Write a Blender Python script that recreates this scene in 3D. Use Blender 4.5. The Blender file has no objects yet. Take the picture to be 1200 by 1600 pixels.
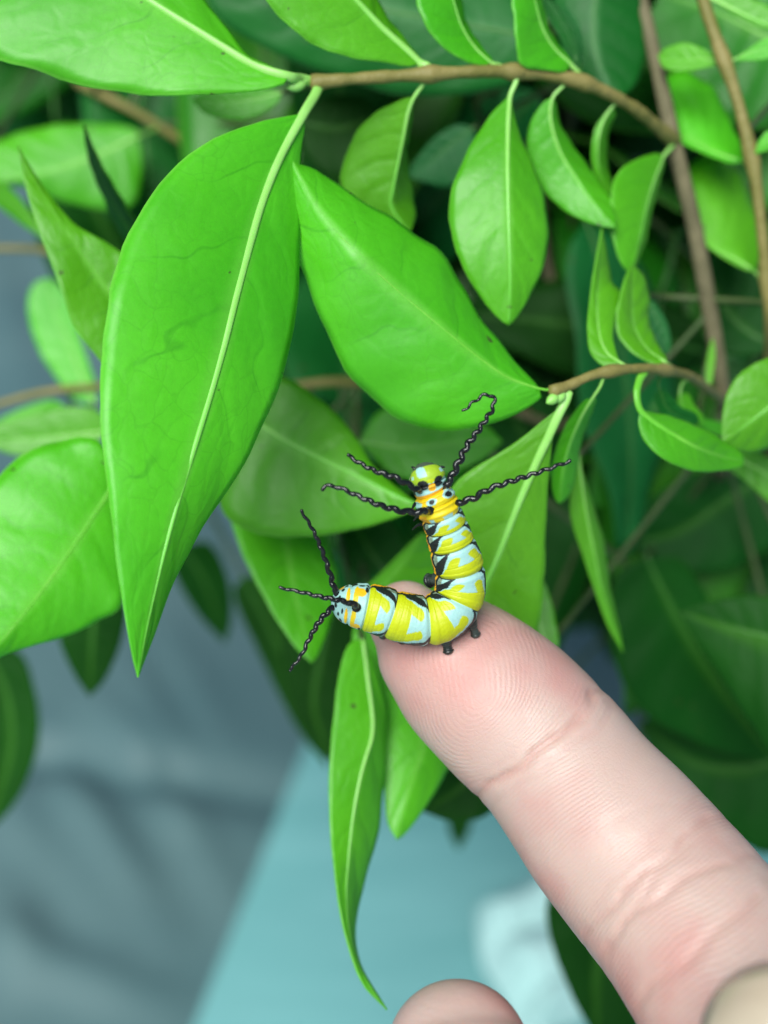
import bpy, bmesh, math, random
import numpy as np
from mathutils import Vector, Matrix, noise as mnoise

random.seed(7)
rng = np.random.default_rng(7)
SC = bpy.context.scene
COL = SC.collection

# ------------------------------------------------------------------ camera
CAM_H = 0.33
PITCH = math.radians(35)
FPX = 2175.0                      # focal length in pixels of the 1200 x 1600 photograph
cam_d = bpy.data.cameras.new('camera')
cam = bpy.data.objects.new('camera', cam_d)
COL.objects.link(cam)
cam.location = (0, 0, CAM_H)
cam.rotation_euler = (math.pi / 2 - PITCH, 0, 0)
cam_d.sensor_fit = 'VERTICAL'
cam_d.sensor_height = 24.0
cam_d.lens = 24.0 * FPX / 1600.0
cam_d.clip_start = 0.01
cam_d.clip_end = 200
cam_d.dof.use_dof = True
cam_d.dof.focus_distance = 0.1365
cam_d.dof.aperture_fstop = 8.5
SC.camera = cam

# ------------------------------------------------------------------ light
SUN_EL, SUN_AZ = math.radians(53), math.radians(202)   # azimuth clockwise from +Y
world = bpy.data.worlds.new('World')
SC.world = world
world.use_nodes = True
wn = world.node_tree
wn.nodes.clear()
wo = wn.nodes.new('ShaderNodeOutputWorld')
wb = wn.nodes.new('ShaderNodeBackground')
wb.inputs['Strength'].default_value = 0.05
ws = wn.nodes.new('ShaderNodeTexSky')
ws.sky_type = 'NISHITA'
ws.sun_disc = False
ws.sun_elevation = SUN_EL
ws.sun_rotation = SUN_AZ
wn.links.new(ws.outputs[0], wb.inputs[0])
wn.links.new(wb.outputs[0], wo.inputs[0])
sd = bpy.data.lights.new('sun', 'SUN')
sd.energy = 3.0
sd.angle = math.radians(38)
sd.color = (0.97, 1.0, 0.95)
sun = bpy.data.objects.new('sun', sd)
COL.objects.link(sun)
sdir = Vector((math.sin(SUN_AZ) * math.cos(SUN_EL), math.cos(SUN_AZ) * math.cos(SUN_EL), math.sin(SUN_EL)))
sun.rotation_euler = sdir.to_track_quat('Z', 'Y').to_euler()
SC.view_settings.view_transform = 'Standard'
SC.view_settings.look = 'None'
SC.view_settings.gamma = 1
SC.view_settings.exposure = 0.76
SC.cycles.use_denoising = True
SC.cycles.max_bounces = 6
SC.cycles.diffuse_bounces = 3
SC.cycles.glossy_bounces = 2
SC.cycles.transmission_bounces = 4
SC.cycles.use_adaptive_sampling = True
SC.cycles.adaptive_threshold = 0.02

# ------------------------------------------------------------------ helpers
CF = np.array([0, math.cos(PITCH), -math.sin(PITCH)])
CU = np.array([0, math.sin(PITCH), math.cos(PITCH)])
CR = np.array([1.0, 0, 0])
CP = np.array([0, 0, CAM_H])


def W(x, y, d):
    """a point of the place: direction read off the photograph, distance d in millimetres"""
    d = d * 0.001
    return CP + CF * d + CR * ((x - 600) / FPX * d) - CU * ((y - 800) / FPX * d)


def proj(p):
    q = np.asarray(p) - CP
    d = q @ CF
    return 600 + FPX * (q @ CR) / d, 800 - FPX * (q @ CU) / d, d * 1000


def floor_at(x, y, z=0.0):
    r = CF + CR * ((x - 600) / FPX) - CU * ((y - 800) / FPX)
    return CP + r * ((z - CAM_H) / r[2])


def catmull(P, n):
    """n points evenly spaced along a Catmull-Rom curve through P"""
    P = np.asarray(P, float)
    if len(P) == 2:
        t = np.linspace(0, 1, n)[:, None]
        return P[0] * (1 - t) + P[1] * t
    Q = np.vstack([2 * P[0] - P[1], P, 2 * P[-1] - P[-2]])
    out = []
    for i in range(1, len(Q) - 2):
        t = np.linspace(0, 1, 24, endpoint=False)[:, None]
        a, b, c, d = Q[i - 1], Q[i], Q[i + 1], Q[i + 2]
        out.append(0.5 * (2 * b + (c - a) * t + (2 * a - 5 * b + 4 * c - d) * t ** 2 + (-a + 3 * b - 3 * c + d) * t ** 3))
    out.append(P[-1:])
    C = np.vstack(out)
    L = np.r_[0, np.cumsum(np.linalg.norm(np.diff(C[:, :3], axis=0), axis=1))]
    s = np.linspace(0, L[-1], n)
    return np.stack([np.interp(s, L, C[:, k]) for k in range(C.shape[1])], 1)


def unit(v):
    return v / (np.linalg.norm(v, axis=-1, keepdims=True) + 1e-12)


def frames(C, ref):
    T = unit(np.gradient(C, axis=0))
    N = np.zeros_like(C)
    n = np.asarray(ref, float)
    for i in range(len(C)):
        n = n - T[i] * (n @ T[i])
        n = n / (np.linalg.norm(n) + 1e-12)
        N[i] = n
    return T, N, np.cross(T, N)


def tube(C, R, k=10, ref=(0.01, -1, 0.3), caps=True, flat=1.0):
    C = np.asarray(C, float)
    R = np.broadcast_to(np.asarray(R, float), (len(C),))
    T, N, B = frames(C, ref)
    a = np.linspace(0, 2 * math.pi, k, endpoint=False)
    V = C[:, None] + R[:, None, None] * (flat * np.cos(a)[None, :, None] * N[:, None] + np.sin(a)[None, :, None] * B[:, None])
    n = len(C)
    V = V.reshape(-1, 3)
    F = [(i * k + j, i * k + (j + 1) % k, (i + 1) * k + (j + 1) % k, (i + 1) * k + j) for i in range(n - 1) for j in range(k)]
    if caps:
        V = np.vstack([V, C[0] - T[0] * R[0] * .5, C[-1] + T[-1] * R[-1] * .5])
        m = n * k
        F += [(m, (j + 1) % k, j) for j in range(k)]
        F += [(m + 1, (n - 1) * k + j, (n - 1) * k + (j + 1) % k) for j in range(k)]
    return V, F


def mesh(name, V, F, mat=None, smooth=True):
    me = bpy.data.meshes.new(name)
    me.from_pydata([tuple(v) for v in V], [], F)
    if smooth:
        me.polygons.foreach_set('use_smooth', [True] * len(me.polygons))
    if mat:
        me.materials.append(mat)
    me.update()
    return me


def ob(name, me, parent=None):
    o = bpy.data.objects.new(name, me)
    COL.objects.link(o)
    if parent:
        o.parent = parent
        o.matrix_parent_inverse = Matrix.Translation(-Vector(parent.location)) if parent.parent is None else Matrix.Translation(-Vector(parent.parent.location)) if False else pinv(parent)
    return o


def pinv(p):
    m = Matrix.Identity(4)
    q = p
    chain = []
    while q is not None:
        chain.append(q)
        q = q.parent
    for q in reversed(chain):
        m = m @ (q.matrix_parent_inverse if q.parent else Matrix.Identity(4)) @ Matrix.LocRotScale(q.location, q.rotation_euler, q.scale)
    return m.inverted()


def tag(o, label, cat, group=None, kind=None):
    if label:
        o['label'] = label
    if cat:
        o['category'] = cat
    if group:
        o['group'] = group
    if kind:
        o['kind'] = kind
    return o


def thing(name, loc, label, cat):
    o = bpy.data.objects.new(name, None)
    o.empty_display_size = 0.01
    o.location = tuple(loc)
    COL.objects.link(o)
    return tag(o, label, cat)


# ------------------------------------------------------------------ materials
class NT:
    def __init__(self, name):
        self.m = bpy.data.materials.new(name)
        self.m.use_nodes = True
        self.t = self.m.node_tree
        self.t.nodes.clear()
        self.out = self.t.nodes.new('ShaderNodeOutputMaterial')

    def n(self, typ, ins=None, **kw):
        nd = self.t.nodes.new('ShaderNode' + typ)
        for k, v in kw.items():
            setattr(nd, k, v)
        for k, v in (ins or {}).items():
            self.s(nd.inputs[k], v)
        return nd

    def s(self, sock, v):
        if hasattr(v, 'outputs'):
            v = v.outputs[0]
        if isinstance(v, bpy.types.NodeSocket):
            self.t.links.new(v, sock)
        else:
            if hasattr(sock.default_value, '__len__') and not isinstance(v, str):
                v = tuple(v) + ((1.0,) if len(sock.default_value) == 4 and len(v) == 3 else ())
            sock.default_value = v

    def math(self, op, a, b=0.0, c=0.0, clamp=False):
        nd = self.t.nodes.new('ShaderNodeMath')
        nd.operation = op
        nd.use_clamp = clamp
        for i, v in enumerate((a, b, c)):
            self.s(nd.inputs[i], v)
        return nd.outputs[0]

    def ramp(self, v, lo, hi, to0=0.0, to1=1.0):
        nd = self.n('MapRange', {0: v, 1: lo, 2: hi, 3: to0, 4: to1})
        nd.interpolation_type = 'SMOOTHSTEP'
        return nd.outputs[0]

    def mix(self, f, a, b, blend='MIX'):
        nd = self.t.nodes.new('ShaderNodeMix')
        nd.data_type = 'RGBA'
        nd.blend_type = blend
        self.s(nd.inputs[0], f)
        self.s(nd.inputs[6], a)
        self.s(nd.inputs[7], b)
        return nd.outputs[2]

    def noise(self, vec, scale, detail=3, rough=0.5, out=0):
        nd = self.n('TexNoise', {'Scale': scale, 'Detail': detail, 'Roughness': rough})
        if vec is not None:
            self.s(nd.inputs['Vector'], vec)
        return nd.outputs[out]

    def done(self, sh):
        self.s(self.out.inputs[0], sh)
        return self.m


def leaf_material(name, c_dark, c_light, rough, vein_light, trans, tcol, spec=0.5):
    t = NT(name)
    uv = t.n('UVMap', uv_map='UVMap').outputs[0]
    sep = t.n('SeparateXYZ', {0: uv})
    u, v = sep.outputs[0], sep.outputs[1]
    info = t.n('ObjectInfo')
    rnd = info.outputs['Random']
    geo = t.n('TexCoord')
    pos = t.n('VectorMath', {0: geo.outputs['Object'], 1: info.outputs['Location']}, operation='ADD').outputs[0]
    pos = t.n('VectorMath', {0: pos, 1: t.n('CombineXYZ', {0: rnd, 1: rnd, 2: rnd}).outputs[0]}, operation='ADD').outputs[0]
    n1 = t.noise(pos, 45, 3)
    n2 = t.noise(pos, 260, 4)
    su = t.math('SUBTRACT', t.math('MULTIPLY', u, 2.0), 1.0)
    a = t.math('ABSOLUTE', su)
    side = t.math('MULTIPLY', t.math('GREATER_THAN', su, 0.0), 0.45)
    wob = t.math('MULTIPLY', t.math('SUBTRACT', t.noise(pos, 120, 2), 0.5), 1.5)
    ph = t.math('ADD', t.math('SUBTRACT', t.math('MULTIPLY', v, 6.0), t.math('MULTIPLY', t.math('POWER', a, 1.25), 1.15)), side)
    ph = t.math('ADD', ph, wob)
    ph = t.math('ADD', ph, t.math('MULTIPLY', rnd, 3.0))
    d = t.math('ABSOLUTE', t.math('SUBTRACT', t.math('FRACT', ph), 0.5))
    fade = t.ramp(a, 0.97, 0.5)
    vein = t.math('MULTIPLY', t.ramp(d, 0.045, 0.005), fade)
    vwide = t.math('MULTIPLY', t.ramp(d, 0.30, 0.0), fade)
    vc = t.n('CombineXYZ', {0: t.math('MULTIPLY', su, 2.4), 1: t.math('MULTIPLY', v, 9.0), 2: t.math('MULTIPLY', rnd, 9.0)})
    vcw = t.n('VectorMath', {0: vc.outputs[0], 1: t.noise(pos, 200, 2, out=1)}, operation='ADD').outputs[0]
    vor = t.n('TexVoronoi', {'Vector': vcw, 'Scale': 1.6}, feature='DISTANCE_TO_EDGE')
    net = t.ramp(vor.outputs[0], 0.035, 0.0)
    netf = t.ramp(vor.outputs[0], 0.3, 0.0)
    col = t.mix(t.ramp(n1, 0.3, 0.7), c_dark, c_light)
    col = t.mix(t.math('MULTIPLY', n2, 0.25), col, c_dark)
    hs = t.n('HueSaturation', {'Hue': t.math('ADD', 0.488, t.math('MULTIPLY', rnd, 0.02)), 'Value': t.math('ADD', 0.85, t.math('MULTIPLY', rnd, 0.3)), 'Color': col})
    col = hs.outputs[0]
    vcol = t.mix(1.0, col, (0.50, 0.66, 0.5), 'MULTIPLY')
    col = t.mix(t.math('MULTIPLY', vein, t.ramp(t.noise(pos, 150, 2), 0.35, 0.65, 0.12, 0.55)), col, vcol)
    dk = t.mix(1.0, col, (0.62, 0.72, 0.5), 'MULTIPLY')
    col = t.mix(t.math('MULTIPLY', net, t.ramp(n1, 0.35, 0.65, 0.06, 0.34)), col, dk)
    col = t.mix(t.ramp(a, 0.965, 0.995, 0, 0.38), col, vein_light)
    col = t.mix(t.ramp(a, 0.16, 0.0, 0, 0.30), col, vein_light)
    col = t.mix(t.ramp(t.noise(pos, 1400, 4, 0.7), 0.35, 0.65, 0.0, 0.16), col, t.mix(1.0, col, (0.55, 0.7, 0.6), 'MULTIPLY'))
    # bite marks and specks
    sp = t.ramp(t.noise(pos, 620, 1), 0.77, 0.80)
    col = t.mix(t.math('MULTIPLY', sp, 0.85), col, (0.05, 0.06, 0.015))
    h = t.math('ADD', t.math('MULTIPLY', vwide, -0.30), t.math('MULTIPLY', netf, -0.10))
    h = t.math('ADD', h, t.math('MULTIPLY', t.noise(pos, 900, 3), 0.10))
    h = t.math('ADD', h, t.math('MULTIPLY', n1, 0.6))
    bump = t.n('Bump', {'Strength': 0.5, 'Distance': 0.0004, 'Height': h})
    p = t.n('BsdfPrincipled', {'Base Color': col, 'Roughness': t.math('ADD', rough, t.math('MULTIPLY', n2, 0.12)), 'IOR': 1.45, 'Specular IOR Level': spec, 'Normal': bump})
    tc = t.mix(1.0, col, tcol, 'MULTIPLY')
    tr = t.n('BsdfTranslucent', {'Color': tc})
    mx = t.n('MixShader', {0: trans, 1: p.outputs[0], 2: tr.outputs[0]})
    return t.done(mx)


M = {}
M['leaf'] = leaf_material('leaf_green', (0.072, 0.400, 0.004), (0.118, 0.510, 0.010), 0.40, (0.27, 0.68, 0.10), 0.33, (1.15, 1.7, 0.5), 0.78)
M['leaf_shaded'] = leaf_material('leaf_shaded_green', (0.003, 0.060, 0.003), (0.008, 0.090, 0.006), 0.50, (0.08, 0.28, 0.02), 0.25, (1.5, 2.2, 0.6), 0.18)  # leaf green darkened: shade of the inner bush put into the colour
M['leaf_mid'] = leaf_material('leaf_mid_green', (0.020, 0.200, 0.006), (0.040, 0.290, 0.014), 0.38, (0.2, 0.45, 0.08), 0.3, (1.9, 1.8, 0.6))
M['leaf_sky_tint'] = leaf_material('leaf_blue_green', (0.005, 0.125, 0.018), (0.012, 0.175, 0.030), 0.42, (0.12, 0.36, 0.12), 0.25, (1.3, 2.0, 1.0), 0.35)  # teal gloss of the sky put into the leaf colour


def simple(name, c1, c2, rough, scale, bump=0.0, bscale=None, coat=0.0, spec=0.5):
    t = NT(name)
    co = t.n('TexCoord').outputs['Object']
    n = t.noise(co, scale, 4)
    col = t.mix(t.ramp(n, 0.3, 0.7), c1, c2)
    ins = {'Base Color': col, 'Roughness': rough, 'Specular IOR Level': spec}
    if coat:
        ins['Coat Weight'] = coat
        ins['Coat Roughness'] = 0.12
    if bump:
        b = t.n('Bump', {'Strength': 1.0, 'Distance': bump, 'Height': t.noise(co, bscale or scale * 4, 4)})
        ins['Normal'] = b
    return t.done(t.n('BsdfPrincipled', ins))


t = NT('midrib_pale_green')
fd = t.n('Attribute', attribute_name='fade').outputs['Fac']
nn = t.noise(t.n('TexCoord').outputs['Object'], 400, 3)
c = t.mix(t.ramp(fd, 0.1, 1.0), t.mix(nn, (0.22, 0.54, 0.08), (0.32, 0.64, 0.17)), (0.13, 0.52, 0.045))
M['rib'] = t.done(t.n('BsdfPrincipled', {'Base Color': c, 'Roughness': 0.4, 'Subsurface Weight': 0.2, 'Subsurface Radius': (0.6, 1, 0.3), 'Subsurface Scale': 0.0006}))
M['rib_dark'] = simple('midrib_shaded_green', (0.025, 0.13, 0.012), (0.04, 0.17, 0.02), 0.45, 300, 0.00008, 1500)  # midrib darkened along with the shade in the leaf colour
M['rib_up'] = simple('midrib_yellow_green', (0.10, 0.42, 0.02), (0.15, 0.48, 0.04), 0.4, 300, 0.00008, 1500)
M['twig'] = simple('young_twig_bark', (0.16, 0.148, 0.03), (0.235, 0.195, 0.058), 0.6, 220, 0.00025, 900)
M['green'] = simple('green_shoot', (0.035, 0.075, 0.015), (0.07, 0.10, 0.03), 0.6, 220, 0.0002, 900)
M['bark'] = simple('woody_bark', (0.10, 0.088, 0.042), (0.17, 0.145, 0.075), 0.75, 150, 0.0005, 500)
M['black'] = simple('glossy_black_cuticle', (0.003, 0.0035, 0.004), (0.007, 0.008, 0.008), 0.20, 900, 0.00004, 2500)
M['proleg'] = simple('dark_proleg_skin', (0.010, 0.014, 0.012), (0.045, 0.060, 0.050), 0.33, 900, 0.00010, 2500)

# ------------------------------------------------------------------ the ground and what lies on it
t = NT('grey_floor')
co = t.n('TexCoord').outputs['Object']
c = t.mix(t.ramp(t.noise(co, 6, 5), 0.3, 0.7), (0.13, 0.19, 0.20), (0.20, 0.27, 0.28))
M['floor'] = t.done(t.n('BsdfPrincipled', {'Base Color': c, 'Roughness': 0.6}))
g = ob('ground', mesh('ground', [(-40, -40, -0.03), (40, -40, -0.03), (40, 40, -0.03), (-40, 40, -0.03)], [(0, 1, 2, 3)], M['floor'], False))
tag(g, None, None, kind='structure')

# grey plastic sheet with long folds
t = NT('grey_plastic_sheet')
co = t.n('TexCoord').outputs['Object']
c = t.mix(t.ramp(t.noise(co, 9, 4), 0.3, 0.7), (0.060, 0.125, 0.135), (0.085, 0.155, 0.160))
b = t.n('Bump', {'Strength': 0.2, 'Distance': 0.001, 'Height': t.noise(co, 60, 4)})
M['sheet'] = t.done(t.n('BsdfPrincipled', {'Base Color': c, 'Roughness': t.ramp(t.noise(co, 14, 3), 0.3, 0.7, 0.58, 0.68), 'Normal': b}))


def seg_dist(X, Y, a, b):
    dx, dy = b[0] - a[0], b[1] - a[1]
    L2 = dx * dx + dy * dy
    tt = np.clip(((X - a[0]) * dx + (Y - a[1]) * dy) / L2, 0, 1)
    sd_ = ((X - a[0]) * dy - (Y - a[1]) * dx) / math.sqrt(L2)
    return np.hypot(X - a[0] - tt * dx, Y - a[1] - tt * dy), sd_, tt


nx, ny = 190, 230
gx = np.linspace(-0.62, 0.10, nx)
gy = np.linspace(0.14, 1.25, ny)
X, Y = np.meshgrid(gx, gy)
Z = np.zeros_like(X)
for i in range(nx):
    for j in range(ny):
        p = Vector((gx[i] * 9, gy[j] * 5, 1.3))
        Z[j, i] = 0.003 * mnoise.noise(p) + 0.0005 * mnoise.noise(p * 2.7)
folds = [((40, 1100), (250, 1430), 0.008, 0.0045), ((150, 1050), (285, 1240), 0.007, 0.006), ((110, 1190), (220, 1340), 0.005, 0.0030),
         ((0, 1440), (250, 1530), 0.008, 0.005), ((0, 1370), (30, 1480), 0.008, 0.006), ((250, 1180), (370, 1390), 0.006, 0.0025),
         ((-20, 1180), (60, 1300), 0.008, 0.004), ((250, 930), (350, 1130), 0.008, 0.003), ((180, 960), (260, 1150), 0.007, 0.003),
         ((60, 640), (-60, 300), 0.02, 0.008), ((80, 1290), (180, 1440), 0.006, 0.0025), ((200, 1010), (330, 1200), 0.005, 0.0025)]
for a_, b_, w_, h_ in folds:
    d_, sdist, tt = seg_dist(X, Y, floor_at(*a_), floor_at(*b_))
    Z += 0.95 * h_ * np.exp(-(d_ / w_) ** 2) * (0.4 + 0.6 * np.sin(np.pi * np.clip(tt, 0.02, 0.98)))
for a_, b_, w_, h_ in [((60, 1140), (250, 1172), 0.009, 0.005), ((250, 1172), (455, 1200), 0.009, 0.005), ((-100, 1130), (60, 1140), 0.009, 0.005)]:
    d_, sdist, tt = seg_dist(X, Y, floor_at(*a_), floor_at(*b_))
    Z -= h_ * np.exp(-(d_ / w_) ** 2)
Z = np.maximum(Z, -0.012) - 0.005
V = np.stack([X, Y, Z], 2).reshape(-1, 3)
F = [(j * nx + i, j * nx + i + 1, (j + 1) * nx + i + 1, (j + 1) * nx + i) for j in range(ny - 1) for i in range(nx - 1)]
V[:, 2] -= 0.008
sheet = ob('plastic_sheet', mesh('plastic_sheet', V, F, M['sheet']))
sm = sheet.modifiers.new('thick', 'SOLIDIFY')
sm.thickness = 0.0006
tag(sheet, 'crumpled grey plastic sheet with long folds spread beside the pale board', 'plastic sheet')

# pale aqua board
t = NT('pale_aqua_paint')
co = t.n('TexCoord').outputs['Object']
st = t.n('Mapping', {'Vector': co, 'Scale': (12, 90, 12), 'Rotation': (0, 0, 0.9)})
c = t.mix(t.ramp(t.noise(st, 1.0, 5), 0.25, 0.75), (0.135, 0.355, 0.355), (0.175, 0.415, 0.415))
c = t.mix(t.ramp(t.noise(co, 14, 4), 0.4, 0.7, 0, 0.35), c, (0.12, 0.325, 0.33))
b = t.n('Bump', {'Strength': 0.3, 'Distance': 0.001, 'Height': t.noise(st, 2.0, 4)})
M['board'] = t.done(t.n('BsdfPrincipled', {'Base Color': c, 'Roughness': 0.5, 'Normal': b}))
A = floor_at(484, 1140, 0.012)
B_ = floor_at(300, 1600, 0.012)
e = (B_ - A) / np.linalg.norm(B_ - A)
near = A + e * 0.42
perp = np.array([-e[1], e[0], 0])
bm = bmesh.new()
crn = [A, near, near + perp * 0.75, A + perp * 0.75]
vs = [bm.verts.new((p[0], p[1], z)) for z in (-0.029, 0.012) for p in crn]
for f in [(3, 2, 1, 0), (4, 5, 6, 7), (0, 1, 5, 4), (1, 2, 6, 5), (2, 3, 7, 6), (3, 0, 4, 7)]:
    bm.faces.new([vs[i] for i in f])
bmesh.ops.recalc_face_normals(bm, faces=bm.faces)
bmesh.ops.bevel(bm, geom=bm.edges[:], offset=0.0025, segments=3, affect='EDGES')
me = bpy.data.meshes.new('board')
bm.to_mesh(me)
me.materials.append(M['board'])
board = ob('board', me)
tag(board, 'smooth pale aqua painted board lying under the shrub', 'board')

# white paper towel
nx, ny = 70, 70
P00, P10, P01 = floor_at(742, 1432, .013), floor_at(930, 1330, .013), floor_at(850, 1650, .013)
V = []
for j in range(ny):
    for i in range(nx):
        a, b2 = i / (nx - 1), j / (ny - 1)
        p = P00 + (P10 - P00) * a * 1.2 + (P01 - P00) * b2
        q = Vector((p[0] * 24, p[1] * 24, 0.3))
        hh = 0.012 + abs(mnoise.noise(q)) * 0.030 + abs(mnoise.noise(q * 2.3)) * 0.004
        ed = min(a, 1 - a, b2, 1 - b2)
        wob = np.array([mnoise.noise(q * 1.5 + Vector((5, 0, 0))), mnoise.noise(q * 1.5 + Vector((0, 7, 0))), 0]) * 0.010
        V.append(p + wob + np.array([0, 0, 0.0005 + hh * min(1, 0.25 + ed * 5)]))
F = [(j * nx + i, j * nx + i + 1, (j + 1) * nx + i + 1, (j + 1) * nx + i) for j in range(ny - 1) for i in range(nx - 1)]
M['paper'] = simple('white_paper', (0.38, 0.62, 0.60), (0.46, 0.70, 0.68), 0.85, 30, 0.0004, 900)
V = np.array(V)
V[:, 2] -= V[:, 2].min() - 0.0118
pt = ob('paper_towel', mesh('paper_towel', V, F, M['paper']))
sm = pt.modifiers.new('thick', 'SOLIDIFY')
sm.thickness = 0.0004
tag(pt, 'crumpled white paper towel on the pale aqua board', 'paper towel')

# ------------------------------------------------------------------ the shrub
ROOT = np.array([0.10, 0.42, 0.0])
ROOT[2] = 0.0115
shrub = thing('shrub', ROOT, 'leafy green shrub with brown twigs and pointed oval leaves', 'shrub')


def PT(L, d0=None, d1=None):
    """list of (x, y[, d]) -> world points; depth runs d0..d1 where it is not given"""
    n = len(L)
    out = []
    for i, p in enumerate(L):
        d = p[2] if len(p) > 2 else d0 + (d1 - d0) * i / max(1, n - 1)
        out.append(W(p[0], p[1], d))
    return np.array(out)


def stem(pts, r0, r1, mat='twig', n=None, k=10, nodes=(), wob=0.0):
    """pts: world points; r in mm"""
    n = n or max(20, len(pts) * 12)
    C = catmull(pts, n)
    s = np.linspace(0, 1, n)
    R = (r0 + (r1 - r0) * s) * 0.001
    R = R * (1 + 0.05 * np.sin(s * 57 + r0 * 9) + 0.04 * np.sin(s * 131))
    for nd in nodes:
        q = np.linalg.norm(C - nd, axis=1)
        R = R + 0.00045 * np.exp(-(q / 0.0016) ** 2) * (r0 / 1.0)
    for i in range(n):
        R[i] *= 1 + 0.06 * mnoise.noise(Vector(C[i] * 500))
    if wob:
        for i in range(n):
            C[i] += wob * 0.001 * np.array([mnoise.noise(Vector(C[i] * 60 + q)) for q in (0, 11.3, 27.9)])
    V, F = tube(C, R, k)
    o = ob('stem', mesh('stem', V, F, M[mat]), shrub)
    return C


def surf_rows(mid, e1, e2, cup, wave, rows, cols, seed):
    """a leaf blade lofted between its midrib and its two margins"""
    Mi = catmull(mid, rows)
    E = []
    for e_ in (e1, e2):
        ee = np.vstack([mid[0] + (e_[0] - mid[0]) * 0.05, e_, mid[-1] + (e_[-1] - mid[-1]) * 0.03])
        E.append(catmull(ee, rows))
    T = unit(np.gradient(Mi, axis=0))
    G = []
    for sgn, Ed in ((-1, E[0]), (1, E[1])):
        side = Ed - Mi
        nrm = np.cross(T, side) * (1 if sgn > 0 else -1)
        nrm = unit(nrm)
        flip = np.sign(np.sum(nrm * (CP - Mi), 1))
        nrm = nrm * flip[:, None]
        w = np.linalg.norm(side, axis=1)
        for c in range(1, cols + 1):
            u = c / cols
            off = cup * np.sin(np.pi * u * 0.75) * w
            ph = np.linspace(0, 1, rows) * 40 - u * 7 + seed
            off = off + wave * np.sin(ph) * u * w * 0.5 + wave * 0.6 * np.sin(ph * 0.37 + seed) * u * u * w
            jit = np.array([mnoise.noise(Vector((r * 0.55, seed * 7 + sgn, 0.5))) + 0.6 * mnoise.noise(Vector((r * 0.17, seed * 3 + sgn, 4.5))) for r in range(rows)]) * 0.022 * u ** 6
            G.append((sgn * u, Mi + side * (u + jit)[:, None] + nrm * off[:, None]))
    G.append((0.0, Mi))
    G.sort(key=lambda q: q[0])
    return Mi, G


def grid_mesh(name, G, mat):
    us = [q[0] for q in G]
    rows = len(G[0][1])
    V = np.concatenate([q[1] for q in G])
    nc = len(G)
    F = [(c * rows + r, c * rows + r + 1, (c + 1) * rows + r + 1, (c + 1) * rows + r) for c in range(nc - 1) for r in range(rows - 1)]
    me = mesh(name, V, F, mat)
    uvl = me.uv_layers.new(name='UVMap')
    li = np.zeros(len(me.loops), int)
    me.loops.foreach_get('vertex_index', li)
    uv = np.stack([(np.array(us)[li // rows] + 1) / 2, (li % rows) / (rows - 1)], 1)
    uvl.data.foreach_set('uv', uv.ravel())
    return me


BASES = []


def leaf(mid, e1, e2, dm=(140, 140), o1=0.0, o2=0.0, pet=(), mat='leaf', rib='rib', cup=0.06, wave=0.03, rr=(0.75, 0.12), hidden=False, seed=None, ribk=1.0):
    """mid / e1 / e2: midrib and margins; dm depth from base to tip (mm, or a list), o1 / o2 depth offset of each margin; pet: petiole points before the blade"""
    if mat in ('leaf_shaded', 'leaf_sky_tint'):
        rib = 'rib_dark'
    seed = random.random() * 6 if seed is None else seed
    dm = list(dm)

    def dep(f):
        return np.interp(f, np.linspace(0, 1, len(dm)), dm)

    def arc(L):
        L = np.array([(p[0], p[1]) for p in L], float)
        s = np.r_[0, np.cumsum(np.hypot(*np.diff(L, axis=0).T))]
        return s / s[-1]
    am = arc(mid)
    Mw = np.array([W(p[0], p[1], dep(f)) for p, f in zip(mid, am)])

    def edge(L, o):
        full = [mid[0]] + list(L) + [mid[-1]]
        a = arc(full)[1:-1]
        oo = o if isinstance(o, (list, tuple)) else None
        res = []
        for p, f in zip(L, a):
            off = (np.interp(f, np.linspace(0, 1, len(oo)), oo) if oo else o * math.sin(math.pi * min(.97, max(.03, f))) ** 0.7)
            res.append(W(p[0], p[1], dep(f) + off))
        return np.array(res)
    Mi, G = surf_rows(Mw, edge(e1, o1), edge(e2, o2), cup, wave, 44, 8, seed)
    o = ob('leaf', grid_mesh('leaf', G, M[mat]), shrub)
    sm = o.modifiers.new('thick', 'SOLIDIFY')
    sm.thickness = 0.00022
    sm.offset = 0
    P = np.vstack([np.array([W(*p) for p in pet]).reshape(-1, 3), Mi]) if len(pet) else Mi
    C = catmull(P[:: max(1, len(P) // 22)] if not len(pet) else np.vstack([P[:len(pet)], Mi[::4], Mi[-1:]]), 60)
    s = np.linspace(0, 1, 60)
    R = (rr[0] * (0.56 if rr[0] >= 0.7 else 0.40) * (1 - s) ** 0.9 + rr[1] * 0.8) * 0.001 * ribk
    V, F = tube(C + unit(CP - C) * (R[:, None] * 0.12 + 0.00005), R, 10, ref=CP - C[0], flat=0.52)
    mm = mesh('midrib', V, F, M[rib])
    fa = mm.attributes.new('fade', 'FLOAT', 'POINT')
    fv = np.zeros(len(V), np.float32)
    fv[:600] = np.repeat(s, 10)
    fv[-1] = 1
    fa.data.foreach_set('value', fv)
    ob('midrib', mm, o)
    if hidden:
        BASES.append(C[0])
    return o


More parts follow.
